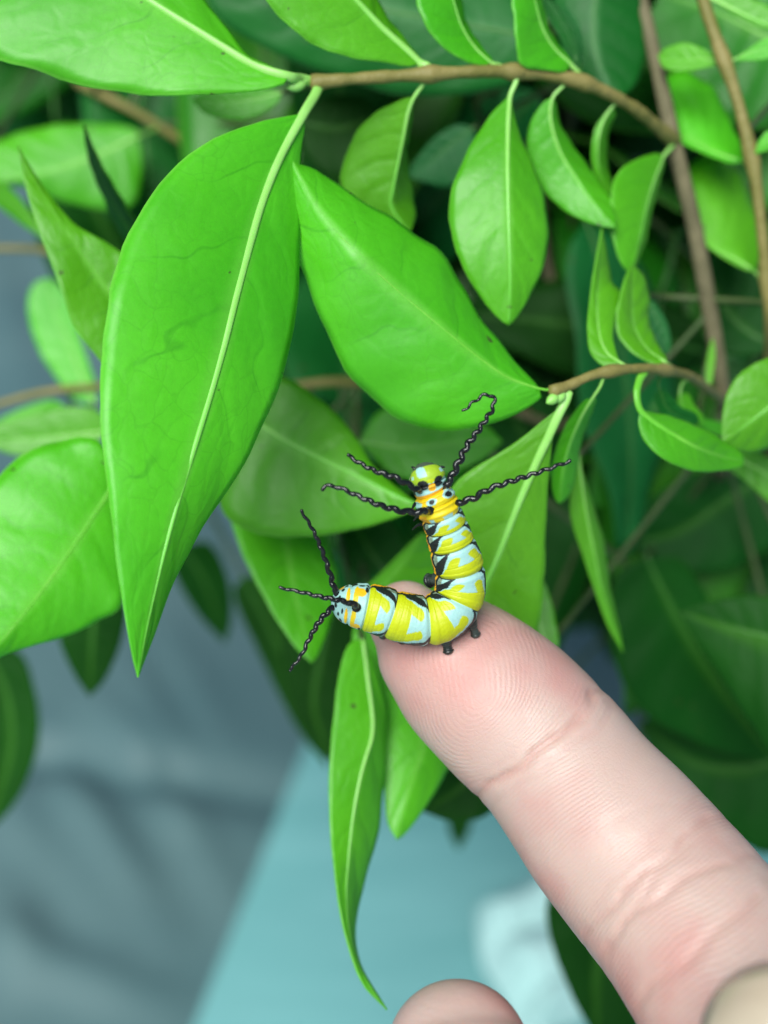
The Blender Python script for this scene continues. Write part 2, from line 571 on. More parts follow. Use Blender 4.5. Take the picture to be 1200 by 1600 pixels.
# ---- stems
big = PT([(985, -60, 176), (1012, 40, 174), (1045, 190, 172), (1078, 330, 174), (1105, 460, 177), (1126, 580, 180), (1132, 640, 186), (1120, 760, 215), (1080, 900, 300)])
bigC = stem(np.vstack([big, ROOT]), 0.95, 1.5, 'bark', 160, 12, wob=0.4)
rt = PT([(1085, -50, 166), (1112, 40, 165), (1148, 140, 165), (1172, 240, 166), (1184, 330, 167), (1196, 430, 169), (1203, 540, 176), (1190, 760, 230), (1120, 930, 330)])
rtC = stem(np.vstack([rt, ROOT]), 0.68, 1.4, 'twig', 140, 10, nodes=[W(1174, 240, 166), W(1136, 95, 165), W(1192, 432, 169)], wob=0.3)
mdl = PT([(868, 470, 212), (890, 540, 212), (920, 620, 213), (948, 690, 214), (975, 770, 218), (1005, 860, 228), (1030, 960, 300)])
mdC = stem(np.vstack([PT([(840, 250, 216), (850, 380, 213)]), mdl, ROOT]), 0.75, 1.3, 'bark', 140, 10, wob=0.4)
# front twigs
tw1 = PT([(488, 130, 150), (530, 125, 150), (600, 120, 151), (672, 116, 152), (740, 112, 153), (800, 112, 155), (860, 118, 157), (920, 132, 159), (985, 165, 163), (1030, 200, 168), (1056, 222, 172)])
n1 = [W(488, 130, 150), W(672, 116, 152), W(805, 113, 155), W(908, 128, 159), W(1050, 218, 170)]
tw1C = stem(tw1, 0.66, 0.74, 'twig', 120, 12, nodes=n1)
tw2 = PT([(862, 612, 146), (890, 602, 147), (930, 585, 148), (980, 577, 150), (1030, 577, 154), (1075, 587, 161), (1105, 607, 170), (1127, 622, 182)])
tw2C = stem(tw2, 0.50, 0.62, 'twig', 90, 12, nodes=[W(866, 610, 146), W(955, 580, 149), W(1040, 578, 155)])
# side twigs further in
lf1 = stem(np.vstack([PT([(120, 130, 212), (165, 152, 210), (220, 182, 210), (290, 225, 212), (420, 300, 220), (600, 380, 226)]), mdC[30:31]]), 0.65, 0.9, 'twig', 90, 10, wob=0.5)
lf2 = stem(np.vstack([PT([(-40, 388, 215), (70, 392, 214), (160, 420, 214), (420, 520, 225), (700, 560, 228)]), mdC[50:51]]), 0.5, 1.0, 'twig', 90, 8, wob=0.6)
lf3 = stem(np.vstack([PT([(-60, 650, 205), (40, 618, 205), (110, 606, 205), (260, 600, 208), (430, 603, 200), (560, 598, 200), (700, 640, 212), (840, 660, 215)]), mdC[62:63]]), 0.5, 1.0, 'twig', 90, 8, wob=0.6)
ml2 = stem(np.vstack([PT([(800, 640, 205), (870, 668, 208), (930, 692, 212)]), mdC[66:67]]), 0.6, 0.9, 'bark', 40, 8)
HOSTS = np.vstack([bigC, rtC, mdC, lf1, lf2, lf3])

# ---- leaves one can see clearly
# big leaf hanging from the end of the upper twig
leaf([(474, 178), (430, 260), (405, 330), (375, 440), (345, 560), (310, 680), (285, 760), (255, 870), (228, 985), (215, 1058)],
     [(440, 184), (400, 193), (330, 222), (260, 275), (210, 345), (175, 440), (158, 560), (155, 640), (162, 720), (175, 830), (190, 940), (205, 1020)],
     [(474, 205), (468, 240), (466, 320), (466, 410), (460, 490), (445, 560), (420, 630), (388, 705), (350, 770), (310, 830), (270, 905), (240, 985), (222, 1035)],
     dm=(146, 137, 131, 129), o1=-3, o2=5, pet=[(499, 134, 150), (490, 152, 148.5)], rr=(0.85, 0.1), cup=0.07)
# leaf across the middle, upper face showing
leaf([(842, 607), (790, 588), (740, 552), (680, 503), (640, 470), (600, 435), (555, 393), (500, 330), (468, 275), (452, 240)],
     [(832, 597), (795, 560), (745, 500), (715, 445), (690, 405), (640, 370), (580, 330), (530, 295), (492, 268), (465, 258)],
     [(845, 620), (800, 648), (740, 665), (680, 670), (630, 655), (580, 620), (540, 572), (515, 520), (490, 450), (460, 385), (445, 310), (446, 262)],
     dm=(146, 143, 141, 145), o1=6, o2=4, pet=[(872, 608, 146.5), (858, 609, 146.3)], rib='rib_up', rr=(0.55, 0.05), cup=0.10, ribk=0.55)
# oval leaf hanging from the upper twig
leaf([(797, 150), (794, 190), (793, 260), (795, 350), (797, 430), (795, 508)],
     [(784, 162), (765, 182), (735, 230), (712, 280), (702, 325), (706, 370), (725, 420), (755, 470), (780, 498)],
     [(803, 185), (815, 222), (835, 270), (850, 320), (855, 370), (845, 420), (825, 465), (807, 495)],
     dm=(155, 151, 150, 152), o1=1, o2=3, pet=[(807, 116, 155), (806, 128, 155)], rr=(0.5, 0.1), cup=0.05)
leaf([(647, 152), (638, 175), (630, 215), (622, 255), (614, 295), (612, 325), (640, 363)],
     [(630, 155), (590, 175), (560, 205), (540, 250), (533, 285), (545, 315), (590, 350)],
     [(640, 190), (633, 235), (636, 270), (643, 310), (648, 340)],
     dm=(153, 157, 160), o1=2, o2=5, pet=[(668, 118, 152), (660, 133, 152.5)], rr=(0.45, 0.08))
leaf([(864, 152), (860, 185), (874, 235), (899, 277), (925, 315), (962, 357)],
     [(850, 160), (830, 190), (824, 230), (832, 265), (855, 305), (890, 335), (930, 351)],
     [(868, 165), (874, 195), (900, 240), (925, 272), (950, 308), (961, 340)],
     dm=(158, 160, 159), o1=1, o2=3, pet=[(890, 124, 158), (876, 138, 158)], rr=(0.35, 0.08))
leaf([(956, 168), (942, 190), (934, 222), (934, 255), (942, 285), (955, 305)],
     [(946, 176), (930, 200), (924, 230), (926, 262), (936, 290)],
     [(960, 178), (949, 205), (945, 235), (948, 262), (954, 288)],
     dm=(162, 163, 166), o1=0, o2=3, pet=[(972, 155, 162), (964, 160, 162)], rr=(0.35, 0.08))
leaf([(1036, 245), (1022, 280), (1008, 330), (999, 375), (986, 428)],
     [(1020, 241), (978, 258), (957, 285), (952, 320), (953, 360), (965, 400), (976, 420)],
     [(1036, 258), (1030, 278), (1018, 325), (1007, 375), (994, 412)],
     dm=(168, 163, 162), o1=-2, o2=3, pet=[(1056, 222, 172), (1048, 231, 170)], rr=(0.5, 0.1))
# pair standing on the lower twig
leaf([(968, 566), (945, 548), (934, 510), (932, 450), (936, 400), (940, 358)],
     [(950, 576), (925, 557), (917, 520), (920, 470), (927, 420), (935, 380)],
     [(962, 552), (956, 525), (960, 490), (966, 462), (950, 440), (943, 400)],
     dm=(151, 156, 158), o1=-1, o2=[0, 2, 4, 1], pet=[(986, 577, 150.5), (978, 572, 150.5)], rr=(0.35, 0.06), cup=0.15)
leaf([(1040, 566), (1010, 545), (990, 510), (986, 470), (987, 414)],
     [(1025, 571), (990, 556), (966, 530), (960, 495), (970, 450), (982, 420)],
     [(1040, 560), (1024, 538), (1010, 500), (1010, 468), (1003, 432)],
     dm=(155, 158, 159), o1=-2, o2=3, pet=[(1064, 582, 159), (1052, 574, 157)], rr=(0.38, 0.06), cup=0.12)
leaf([(1010, 462), (1022, 490), (1036, 520), (1046, 552)], [(1004, 480), (1012, 520), (1030, 548)], [(1026, 478), (1042, 505), (1048, 535)], dm=(168, 168), mat='leaf_sky_tint', hidden=True, rr=(.3, .05))
# large leaf under the lower twig, behind the caterpillar's head
leaf([(874, 645), (862, 672), (838, 722), (805, 800), (780, 865), (757, 920), (752, 980), (775, 1060)],
     [(868, 642), (800, 695), (750, 725), (710, 757), (690, 795), (680, 860), (690, 930), (715, 1000)],
     [(875, 650), (864, 680), (856, 750), (853, 825), (850, 900), (840, 985), (815, 1035)],
     dm=(147, 150, 153, 156), o1=0, o2=1, pet=[(888, 612, 147), (883, 628, 147)], rr=(0.72, 0.16), cup=0.04)
leaf([(926, 622), (908, 652), (888, 700), (878, 745), (874, 786)],
     [(912, 628), (885, 665), (868, 710), (863, 755), (868, 778)],
     [(930, 626), (915, 662), (901, 705), (896, 748), (886, 774)],
     dm=(150, 155, 158), o1=1, o2=3, pet=[(945, 583, 148.5), (938, 603, 149)], rr=(0.3, 0.08), cup=0.12)
leaf([(904, 712), (912, 780), (925, 850), (942, 930), (973, 1019)],
     [(893, 745), (891, 805), (906, 855), (926, 915), (948, 975)],
     [(908, 735), (924, 790), (940, 850), (952, 925), (967, 990)],
     dm=(163, 166, 168), o1=0, o2=3, hidden=True, rr=(0.3, 0.06), cup=0.1)
# rounded young leaf on a curved stalk
leaf([(1000, 640), (1015, 655), (1045, 675), (1085, 698), (1130, 715), (1162, 722)],
     [(1012, 645), (1050, 655), (1090, 670), (1130, 692), (1155, 708)],
     [(997, 665), (1010, 697), (1040, 721), (1080, 736), (1125, 736), (1155, 730)],
     dm=(150, 151, 158), o1=3, o2=-1, pet=[(1010, 577, 152.5), (1000, 592, 151), (995, 615, 150)], rr=(0.75, 0.06), cup=0.12, rib='rib_up')
leaf([(1030, 607), (1040, 635), (1060, 650), (1092, 660)], [(1022, 618), (1032, 645), (1062, 662)], [(1045, 615), (1062, 635), (1085, 645)], dm=(157, 160), pet=[(1040, 580, 155), (1030, 594, 156)], mat='leaf_sky_tint', rr=(.45, .05), cup=.2)
leaf([(1062, 615), (1066, 640), (1082, 655), (1100, 662)], [(1058, 625), (1066, 650), (1082, 661)], [(1074, 615), (1083, 632), (1096, 648)], dm=(163, 166), pet=[(1078, 590, 162), (1066, 600, 163)], rr=(.4, .05), cup=.2)
leaf([(1090, 655), (1115, 668), (1150, 676)], [(1095, 668), (1120, 680), (1142, 682)], [(1100, 655), (1128, 660), (1145, 668)], dm=(168, 172), hidden=True, rr=(.25, .05))
leaf([(1108, 605), (1108, 580), (1112, 545), (1113, 528)], [(1103, 592), (1104, 565), (1109, 540)], [(1113, 592), (1117, 560), (1116, 540)], dm=(172, 174), rr=(.25, .05), pet=[(1112, 612, 173)])
# bright leaf at the right margin
leaf([(1290, 560), (1250, 590), (1215, 625), (1170, 660), (1128, 690)], [(1240, 555), (1200, 560), (1160, 580), (1135, 615), (1128, 655)], [(1270, 640), (1240, 680), (1200, 700), (1160, 705)], dm=(160, 158, 158), o1=0, o2=3, hidden=True, rr=(0.5, .08))
leaf([(1120, 700), (1160, 720), (1210, 750), (1260, 800)], [(1130, 725), (1165, 752), (1210, 790)], [(1150, 695), (1200, 715), (1250, 750)], dm=(172, 172), hidden=True, rr=(.4, .08))

# top of the picture
leaf([(452, 120), (420, 113), (380, 94), (330, 62), (270, 25), (200, -20), (100, -80), (-60, -160)],
     [(440, 133), (380, 145), (250, 150), (140, 140), (60, 115), (0, 98), (-60, 60), (-110, -20)],
     [(420, 104), (386, 88), (360, 55), (328, 15), (300, -25), (220, -110), (80, -180)],
     dm=(147, 146, 146, 147), o1=[-0.5, -1.5, -2.0, -1.0], o2=3, pet=[(488, 128, 150), (470, 123, 149)], rr=(0.85, 0.12), cup=0.05, mat='leaf')
leaf([(655, 98), (628, 72), (598, 45), (556, 0), (510, -50), (450, -120)],
     [(640, 104), (600, 98), (540, 90), (480, 65), (430, 22), (400, -30), (410, -90)],
     [(655, 92), (632, 64), (602, 28), (575, -20), (520, -80)],
     dm=(152, 149, 146), o1=-2, o2=4, pet=[(673, 112, 152), (668, 104, 152)], rr=(0.75, 0.1))
leaf([(766, 98), (742, 76), (720, 40), (704, -10), (680, -70)],
     [(755, 103), (725, 96), (695, 77), (665, 42), (648, -5), (655, -50)],
     [(768, 94), (748, 72), (727, 36), (714, -10), (695, -50)],
     dm=(154, 152, 151), o1=-2, o2=4, pet=[(800, 112, 155), (785, 104, 154.5)], rr=(0.5, 0.1))
leaf([(890, 100), (865, 76), (846, 42), (832, -10), (815, -70)],
     [(880, 113), (850, 110), (816, 104), (805, 80), (802, 45), (800, -20)],
     [(893, 98), (872, 74), (852, 38), (840, -12), (828, -50)],
     dm=(158, 155, 154), o1=-2, o2=4, pet=[(908, 122, 159), (902, 112, 158.5)], rr=(0.55, 0.1))
# young shoot leaves behind it
for (m_, a_, b_, d_) in [([(905, 108), (895, 80), (880, 50), (855, 10), (840, -20)], [(896, 85), (872, 55), (848, 18)], [(904, 88), (892, 52), (868, 12)], 161),
                         ([(906, 100), (900, 70), (885, 35), (865, 0)], [(892, 70), (874, 36)], [(906, 72), (896, 36)], 163),
                         ([(908, 100), (906, 75), (895, 40), (880, 5)], [(900, 72), (888, 36)], [(911, 74), (903, 38)], 165)]:
    leaf(m_, a_, b_, dm=(d_, d_ - 1), pet=[(908, 124, 159)], rr=(.3, .05), mat='leaf_sky_tint', cup=.2)
# broad blue-green leaves behind the upper twig
leaf([(850, 62), (800, 52), (700, 34), (600, 16), (480, -10), (330, -60)], [(800, 130), (700, 150), (620, 148), (520, 117), (430, 84), (345, 32), (320, -20)], [(830, -10), (740, -60), (600, -100), (450, -110)], dm=(176, 176), o1=3, o2=3, mat='leaf_sky_tint', hidden=True, rr=(.5, .1))
leaf([(945, -80), (930, 0), (930, 80), (960, 155)], [(870, -60), (866, 20), (885, 90), (920, 140)], [(985, -40), (1005, 35), (1006, 90), (992, 135)], dm=(172, 172), o1=2, o2=2, mat='leaf_sky_tint', hidden=True, rr=(.3, .08))
leaf([(440, 145), (400, 155), (350, 160), (300, 156)], [(430, 165), (380, 188), (325, 180)], [(420, 140), (370, 140), (320, 145)], dm=(168, 168), hidden=True, rr=(.35, .06))
leaf([(470, 190), (520, 200), (570, 190), (590, 175)], [(478, 240), (520, 280), (560, 260)], [(490, 160), (530, 150), (570, 155)], dm=(190, 190), mat='leaf_shaded', hidden=True, rr=(.35, .06))
leaf([(740, 200), (705, 225), (670, 255), (637, 275)], [(740, 270), (705, 292), (665, 285)], [(715, 195), (680, 215), (650, 250)], dm=(182, 184), mat='leaf_sky_tint', hidden=True, rr=(.35, .06))
# top right
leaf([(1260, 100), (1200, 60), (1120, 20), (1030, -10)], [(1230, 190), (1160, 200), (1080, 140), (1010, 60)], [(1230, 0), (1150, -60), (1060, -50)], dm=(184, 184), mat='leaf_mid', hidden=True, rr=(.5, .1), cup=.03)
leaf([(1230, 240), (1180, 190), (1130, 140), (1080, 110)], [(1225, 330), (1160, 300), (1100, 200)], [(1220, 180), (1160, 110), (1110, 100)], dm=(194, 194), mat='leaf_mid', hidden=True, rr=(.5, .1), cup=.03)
leaf([(1130, 98), (1095, 92), (1060, 95), (1028, 88)], [(1115, 103), (1075, 112), (1040, 108)], [(1115, 85), (1075, 68), (1042, 75)], dm=(166, 170), pet=[(1136, 96, 165)], rr=(.35, .06))
leaf([(1150, 92), (1180, 80), (1230, 70)], [(1165, 80), (1200, 60)], [(1160, 95), (1200, 92)], dm=(165, 163), pet=[(1138, 96, 165)], rr=(.3, .05))
leaf([(1098, -10), (1140, 12), (1190, 35), (1240, 50)], [(1140, -10), (1200, 10)], [(1140, 18), (1190, 44)], dm=(166, 162), rr=(.5, .1), pet=[(1094, -12, 166)])
leaf([(1160, 252), (1120, 240), (1080, 222), (1042, 205)], [(1155, 225), (1135, 180), (1110, 140), (1070, 115), (1042, 120), (1030, 160)], [(1140, 255), (1090, 236), (1055, 218)], dm=(170, 176), o1=6, pet=[(1173, 256, 166)], rr=(.4, .08), mat='leaf')
leaf([(1180, 425), (1150, 405), (1110, 385), (1080, 340)], [(1188, 390), (1178, 330), (1150, 275), (1105, 245), (1075, 270)], [(1160, 420), (1125, 400), (1095, 375)], dm=(172, 178), o1=6, pet=[(1190, 440, 169)], rr=(.42, .08), mat='leaf')
leaf([(1215, 540), (1170, 520), (1130, 480), (1105, 420)], [(1225, 470), (1190, 400), (1140, 375)], [(1180, 555), (1130, 550), (1100, 490)], dm=(186, 190), mat='leaf_shaded', hidden=True, rr=(.4, .08))
leaf([(1210, 215), (1190, 225), (1180, 240)], [(1200, 205), (1186, 220)], [(1205, 232), (1190, 238)], dm=(164, 165), rr=(.5, .1), pet=[(1174, 243, 166)])

# left side
leaf([(225, 520), (150, 430), (110, 370), (70, 310), (45, 262), (28, 228)],
     [(180, 580), (130, 532), (110, 500), (90, 440), (60, 360), (40, 295)],
     [(215, 420), (182, 390), (150, 371), (115, 350), (75, 303), (42, 255)],
     dm=(160, 157, 157), o1=-1, o2=1, hidden=True, rr=(.5, .06), rib='rib_up', ribk=.6)
leaf([(235, 400), (195, 345), (160, 280), (142, 230), (131, 196)],
     [(215, 395), (190, 362), (160, 300), (139, 240)], [(225, 360), (203, 330), (180, 290), (150, 238)], dm=(172, 166, 162), o1=4, o2=-3, hidden=True, mat='leaf_shaded', rr=(.3, .05))
leaf([(215, 213), (150, 243), (75, 268), (0, 285), (-60, 300)], [(216, 205), (190, 197), (140, 195), (60, 202), (0, 222), (-40, 250)], [(222, 250), (218, 300), (205, 325), (175, 330), (100, 315), (50, 292), (0, 290)], dm=(205, 200), o1=2, o2=2, pet=[(245, 200, 210), (232, 206, 208)], rr=(.55, .08), mat='leaf')
leaf([(75, 375), (40, 335), (0, 300), (-50, 270)], [(40, 355), (0, 325), (-40, 300)], [(60, 350), (30, 308), (-5, 280)], dm=(196, 190), hidden=True, rr=(.3, .06))
leaf([(148, 632), (125, 580), (105, 530), (85, 480), (75, 434)], [(112, 622), (90, 592), (65, 555), (48, 510), (44, 468), (56, 442)], [(152, 610), (142, 575), (127, 530), (112, 480), (95, 447)], dm=(206, 206), hidden=True, rr=(.45, .06), mat='leaf')
leaf([(185, 745), (150, 800), (110, 860), (60, 930), (0, 1005), (-40, 1050)], [(150, 688), (90, 692), (40, 712), (0, 745), (-50, 820), (-60, 940)], [(195, 830), (190, 940), (150, 972), (100, 995), (50, 1008), (0, 1025)], dm=(160, 154, 148), o1=2, o2=3, hidden=True, rr=(.55, .06), rib='rib_up')
leaf([(180, 672), (120, 680), (50, 686), (-40, 690)], [(150, 640), (100, 636), (40, 652), (-20, 668)], [(150, 690), (90, 708), (30, 712)], dm=(188, 186), hidden=True, rr=(.4, .06))
leaf([(110, 640), (60, 645), (0, 660), (-30, 672)], [(80, 625), (30, 640)], [(90, 655), (30, 668)], dm=(200, 198), hidden=True, rr=(.3, .06))
# centre, behind and under the big leaf
leaf([(360, 655), (400, 660), (440, 685), (500, 716), (560, 745), (620, 775), (657, 790)],
     [(370, 600), (440, 590), (500, 625), (548, 675), (585, 730), (630, 772)],
     [(335, 720), (350, 800), (400, 831), (470, 839), (540, 831), (600, 815), (640, 800)],
     dm=(166, 160, 156), o1=3, o2=2, hidden=True, rr=(.5, .1))
leaf([(430, 760), (445, 830), (455, 900), (467, 960), (487, 1036)],
     [(380, 770), (362, 815), (380, 872), (405, 922), (430, 966), (462, 1012)],
     [(490, 790), (515, 860), (525, 915), (516, 970), (498, 1018)],
     dm=(176, 170, 166), o1=-1, o2=3, hidden=True, rr=(.4, .06), rib='rib_up')
leaf([(560, 950), (595, 915), (630, 875), (662, 832)], [(560, 930), (590, 900), (622, 868), (650, 840)], [(620, 960), (680, 940), (700, 890), (685, 850)], dm=(172, 166), o2=4, hidden=True, rr=(.4, .06), rib='rib_up')
leaf([(600, 890), (570, 850), (540, 790)], [(560, 900), (530, 860)], [(640, 870), (610, 810)], dm=(186, 188), mat='leaf_shaded', hidden=True, rr=(.3, .06))
leaf([(560, 690), (640, 700), (720, 690), (785, 690)], [(600, 640), (680, 640), (750, 660)], [(620, 745), (690, 745), (750, 720)], dm=(178, 174), o1=2, hidden=True, rr=(.4, .06))
# leaves below the fingertip
leaf([(566, 1000), (574, 1060), (582, 1140), (566, 1200), (552, 1270), (543, 1350), (540, 1400), (545, 1455), (562, 1515), (604, 1578)],
     [(546, 1005), (530, 1050), (520, 1120), (514, 1200), (514, 1280), (520, 1350), (530, 1420), (543, 1475), (566, 1537)],
     [(585, 1040), (600, 1110), (600, 1180), (597, 1240), (585, 1315), (566, 1375), (556, 1430), (554, 1475), (568, 1520)],
     dm=(162, 156, 152, 148), o1=-1, o2=4, hidden=True, rr=(.5, .1), cup=.05)
leaf([(590, 960), (625, 1060), (650, 1120), (660, 1170), (640, 1232), (620, 1312)],
     [(552, 985), (556, 1060), (578, 1138), (595, 1190), (600, 1240), (606, 1287)],
     [(680, 1000), (730, 1090), (720, 1160), (692, 1212), (665, 1258), (634, 1300)],
     dm=(170, 166, 162, 160), o1=0, o2=3, hidden=True, rr=(.4, .05), rib='rib_up')
leaf([(790, 1130), (760, 1180), (720, 1230), (660, 1268)], [(730, 1130), (680, 1180), (655, 1230)], [(800, 1190), (770, 1265), (715, 1284)], dm=(184, 182), mat='leaf_shaded', hidden=True, rr=(.4, .06))
leaf([(730, 1220), (722, 1270), (716, 1328)], [(702, 1240), (700, 1290)], [(742, 1240), (734, 1295)], dm=(250, 255), mat='leaf_shaded', hidden=True, rr=(.4, .06))
leaf([(1000, 1350), (960, 1420), (930, 1520), (935, 1640)], [(920, 1360), (862, 1390), (855, 1440), (870, 1500), (895, 1560), (920, 1605)], [(1060, 1400), (1060, 1500), (1000, 1600)], dm=(205, 205), mat='leaf_shaded', hidden=True, rr=(.4, .06))
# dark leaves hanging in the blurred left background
leaf([(-30, 1000), (10, 1080), (20, 1160), (0, 1240), (-40, 1320)], [(-60, 1040), (-80, 1150), (-60, 1260)], [(32, 1020), (56, 1080), (62, 1140), (50, 1200), (20, 1260)], dm=(215, 222), mat='leaf_shaded', hidden=True, rr=(.4, .06))
leaf([(150, 930), (145, 990), (140, 1088)], [(100, 940), (92, 990), (115, 1050)], [(195, 940), (190, 1000), (165, 1060)], dm=(200, 205), mat='leaf_shaded', hidden=True, rr=(.4, .06))
leaf([(280, 850), (320, 910), (352, 1005)], [(270, 890), (310, 960)], [(330, 850), (358, 910), (362, 965)], dm=(235, 245), mat='leaf_shaded', hidden=True, rr=(.4, .06))
leaf([(380, 900), (430, 1000), (470, 1090), (512, 1200)], [(365, 930), (400, 1010), (460, 1130)], [(450, 900), (505, 990), (512, 1090)], dm=(230, 240), mat='leaf_shaded', hidden=True, rr=(.4, .06))
leaf([(520, 950), (500, 1030), (490, 1110), (520, 1190)], [(450, 960), (440, 1030), (465, 1120)], [(570, 960), (560, 1060), (540, 1150)], dm=(200, 206), mat='leaf_shaded', hidden=True, rr=(.4, .06))
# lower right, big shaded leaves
leaf([(1290, 1010), (1230, 1000), (1160, 985), (1060, 955)], [(1260, 960), (1180, 930), (1110, 940)], [(1280, 1250), (1225, 1200), (1175, 1136), (1140, 1076), (1100, 1016)], dm=(176, 184), hidden=True, rr=(.4, .06), cup=.08, mat='leaf_shaded')
leaf([(1010, 870), (1050, 950), (1110, 1050), (1210, 1190)], [(960, 900), (955, 1000), (990, 1100), (1090, 1160)], [(1070, 880), (1130, 980), (1190, 1100)], dm=(200, 205), mat='leaf_shaded', hidden=True, rr=(.4, .06))
leaf([(1240, 720), (1150, 770), (1060, 830), (980, 850)], [(1180, 720), (1080, 740), (1000, 790)], [(1230, 830), (1140, 890), (1040, 890)], dm=(205, 210), mat='leaf_shaded', hidden=True, rr=(.4, .06))
leaf([(1240, 1180), (1160, 1200), (1080, 1190), (1000, 1130)], [(1200, 1120), (1120, 1130), (1040, 1110)], [(1220, 1330), (1120, 1290), (1030, 1200)], dm=(212, 215), mat='leaf_shaded', hidden=True, rr=(.4, .06))
leaf([(1210, 1000), (1190, 1040), (1170, 1085), (1180, 1130)], [(1180, 1010), (1160, 1050), (1160, 1100)], [(1215, 1040), (1195, 1080), (1190, 1110)], dm=(195, 195), hidden=True, rr=(.3, .06))
leaf([(770, 560), (800, 640), (850, 760), (870, 850)], [(740, 600), (760, 720), (820, 830)], [(830, 580), (880, 680), (895, 790)], dm=(214, 216), mat='leaf_shaded', hidden=True, rr=(.4, .06))
leaf([(855, 1010), (845, 980), (838, 940), (845, 900)], [(830, 1000), (825, 960), (832, 925)], [(872, 1010), (868, 970), (858, 930)], dm=(168, 170), hidden=True, rr=(.5, .06))

# twigs that carry the leaves whose stalk is covered by another leaf
for b0 in BASES:
    h = HOSTS[np.argmin(np.linalg.norm(HOSTS - b0, axis=1) + 0.02 * rng.random(len(HOSTS)))]
    d = unit(b0 - CP)
    m1 = b0 + d * 0.010 + (h - b0) * 0.12
    m2 = b0 + (h - b0) * 0.6 + d * 0.008
    stem(np.array([b0 - d * 0.0, m1, m2, h]), 0.35, 0.42, 'green', 30, 7)

# ---- generic leaves deeper in the bush
GEN = []
for v in range(6):
    L = 0.046 + 0.003 * v
    wd = L * (0.20 + 0.012 * (v % 3))
    r_ = 18
    s = np.linspace(0, 1, r_)
    bend = 0.10 + 0.05 * (v % 4)
    Mi = np.stack([0.03 * L * np.sin(s * 3 + v), L * s, -bend * L * s ** 2], 1)
    prof = wd * (np.sin(np.pi * s ** 0.8) ** 0.85 + 0.02)
    G = []
    for u in np.linspace(-1, 1, 9):
        off = np.zeros((r_, 3))
        off[:, 0] = u * prof * math.cos(0.35)
        off[:, 2] = abs(u) * prof * (0.30 - 0.25 * abs(u)) + 0.0012 * u * np.sin(s * 14 + v)
        G.append((u, Mi + off))
    rib_C = Mi + np.array([0, 0, 0.0001])
    pe = np.array([[0, -0.009, 0.001], [0, -0.004, 0.0]])
    Vr, Fr = tube(np.vstack([pe, rib_C]), np.linspace(0.00045, 0.00010, r_ + 2), 6, ref=(0, 0, 1))
    row = {}
    for mk in ('leaf', 'leaf_shaded', 'leaf_mid', 'leaf_sky_tint'):
        row[mk] = grid_mesh('leaf_blade', G, M[mk])
    row['rib'] = mesh('midrib', Vr, Fr, M['rib_dark'])
    GEN.append(row)

poly = np.array([(-150, -350), (1350, -350), (1350, 1330), (1230, 1290), (1010, 1130), (925, 1030), (880, 860), (850, 1000), (760, 1120), (600, 1130), (560, 1000), (440, 905), (350, 800), (200, 690), (165, 560), (185, 400), (-150, 330)], float)


def inside(x, y):
    c = False
    n = len(poly)
    j = n - 1
    for i in range(n):
        if (poly[i, 1] > y) != (poly[j, 1] > y) and x < (poly[j, 0] - poly[i, 0]) * (y - poly[i, 1]) / (poly[j, 1] - poly[i, 1]) + poly[i, 0]:
            c = not c
        j = i
    return c


def place_leaf(base, dirv, up, scale, var, mk):
    y = unit(dirv)
    x = unit(np.cross(y, up))
    z = np.cross(x, y)
    R = Matrix([[x[0], y[0], z[0]], [x[1], y[1], z[1]], [x[2], y[2], z[2]]]).to_4x4()
    src = GEN[var]
    o = bpy.data.objects.new('leaf', src[mk])
    COL.objects.link(o)
    o.parent = shrub
    o.matrix_parent_inverse = pinv(shrub)
    # the stalk starts on the twig, the blade 9 mm further on
    o.matrix_basis = Matrix.Translation(Vector(base + y * 0.0085 * scale)) @ R @ Matrix.Scale(scale, 4)
    sm = o.modifiers.new('thick', 'SOLIDIFY')
    sm.thickness = 0.00022
    sm.offset = 0
    r = bpy.data.objects.new('midrib', src['rib'])
    COL.objects.link(r)
    r.parent = o
    return o


count = 0
branches = []
for k in range(110):
    for tries in range(60):
        px, py = rng.uniform(-100, 1300), rng.uniform(-300, 1250)
        if inside(px, py):
            break
    d0 = rng.uniform(204, 285)
    c0 = W(px, py, d0)
    ang = rng.uniform(0, 2 * math.pi)
    dv = CR * math.cos(ang) + np.array([0, 0, 1]) * math.sin(ang) * 0.8 + np.array([0, 1, 0]) * rng.uniform(-.25, .25)
    dv = unit(dv)
    a = c0 - dv * 0.035
    b = c0 + dv * 0.035 + np.array([0, 0, -0.006])
    h = HOSTS[np.argmin(np.linalg.norm(HOSTS - a, axis=1))]
    pts = np.array([h, h * 0.45 + a * 0.55 + np.array([0, 0.012, 0.004]), a, c0 + np.array([0, 0, 0.004]), b])
    if not all(inside(*proj(q)[:2]) for q in catmull(pts, 24)):
        continue
    C = stem(pts, 0.6, 0.35, 'green', 50, 6)
    for q in range(4):
        i = 49 - q * 9
        base = C[i]
        T = unit(C[min(49, i + 1)] - C[i - 1])
        sidev = unit(np.cross(T, np.array([0.15, -0.6, 0.8]) + rng.normal(0, .3, 3)))
        for sg in (-1, 1):
            dr = unit(sidev * sg + T * 0.35 + np.array([0, -0.15, -0.35]) + rng.normal(0, .22, 3))
            upv = unit(np.array([0.0, -0.45, 0.8]) + rng.normal(0, .3, 3))
            sc_ = rng.uniform(0.75, 1.15)
            ok = True
            for f in (0.3, 0.7, 1.0):
                tip = base + dr * (0.05 * sc_ + .008) * f
                x_, y_, dd = proj(tip)
                if not inside(x_, y_) or dd < 188:
                    ok = False
            if not ok:
                continue
            mk = ['leaf_shaded', 'leaf_shaded', 'leaf_mid', 'leaf_sky_tint', 'leaf_mid'][rng.integers(0, 5)]
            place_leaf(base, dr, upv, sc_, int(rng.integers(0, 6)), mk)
            count += 1
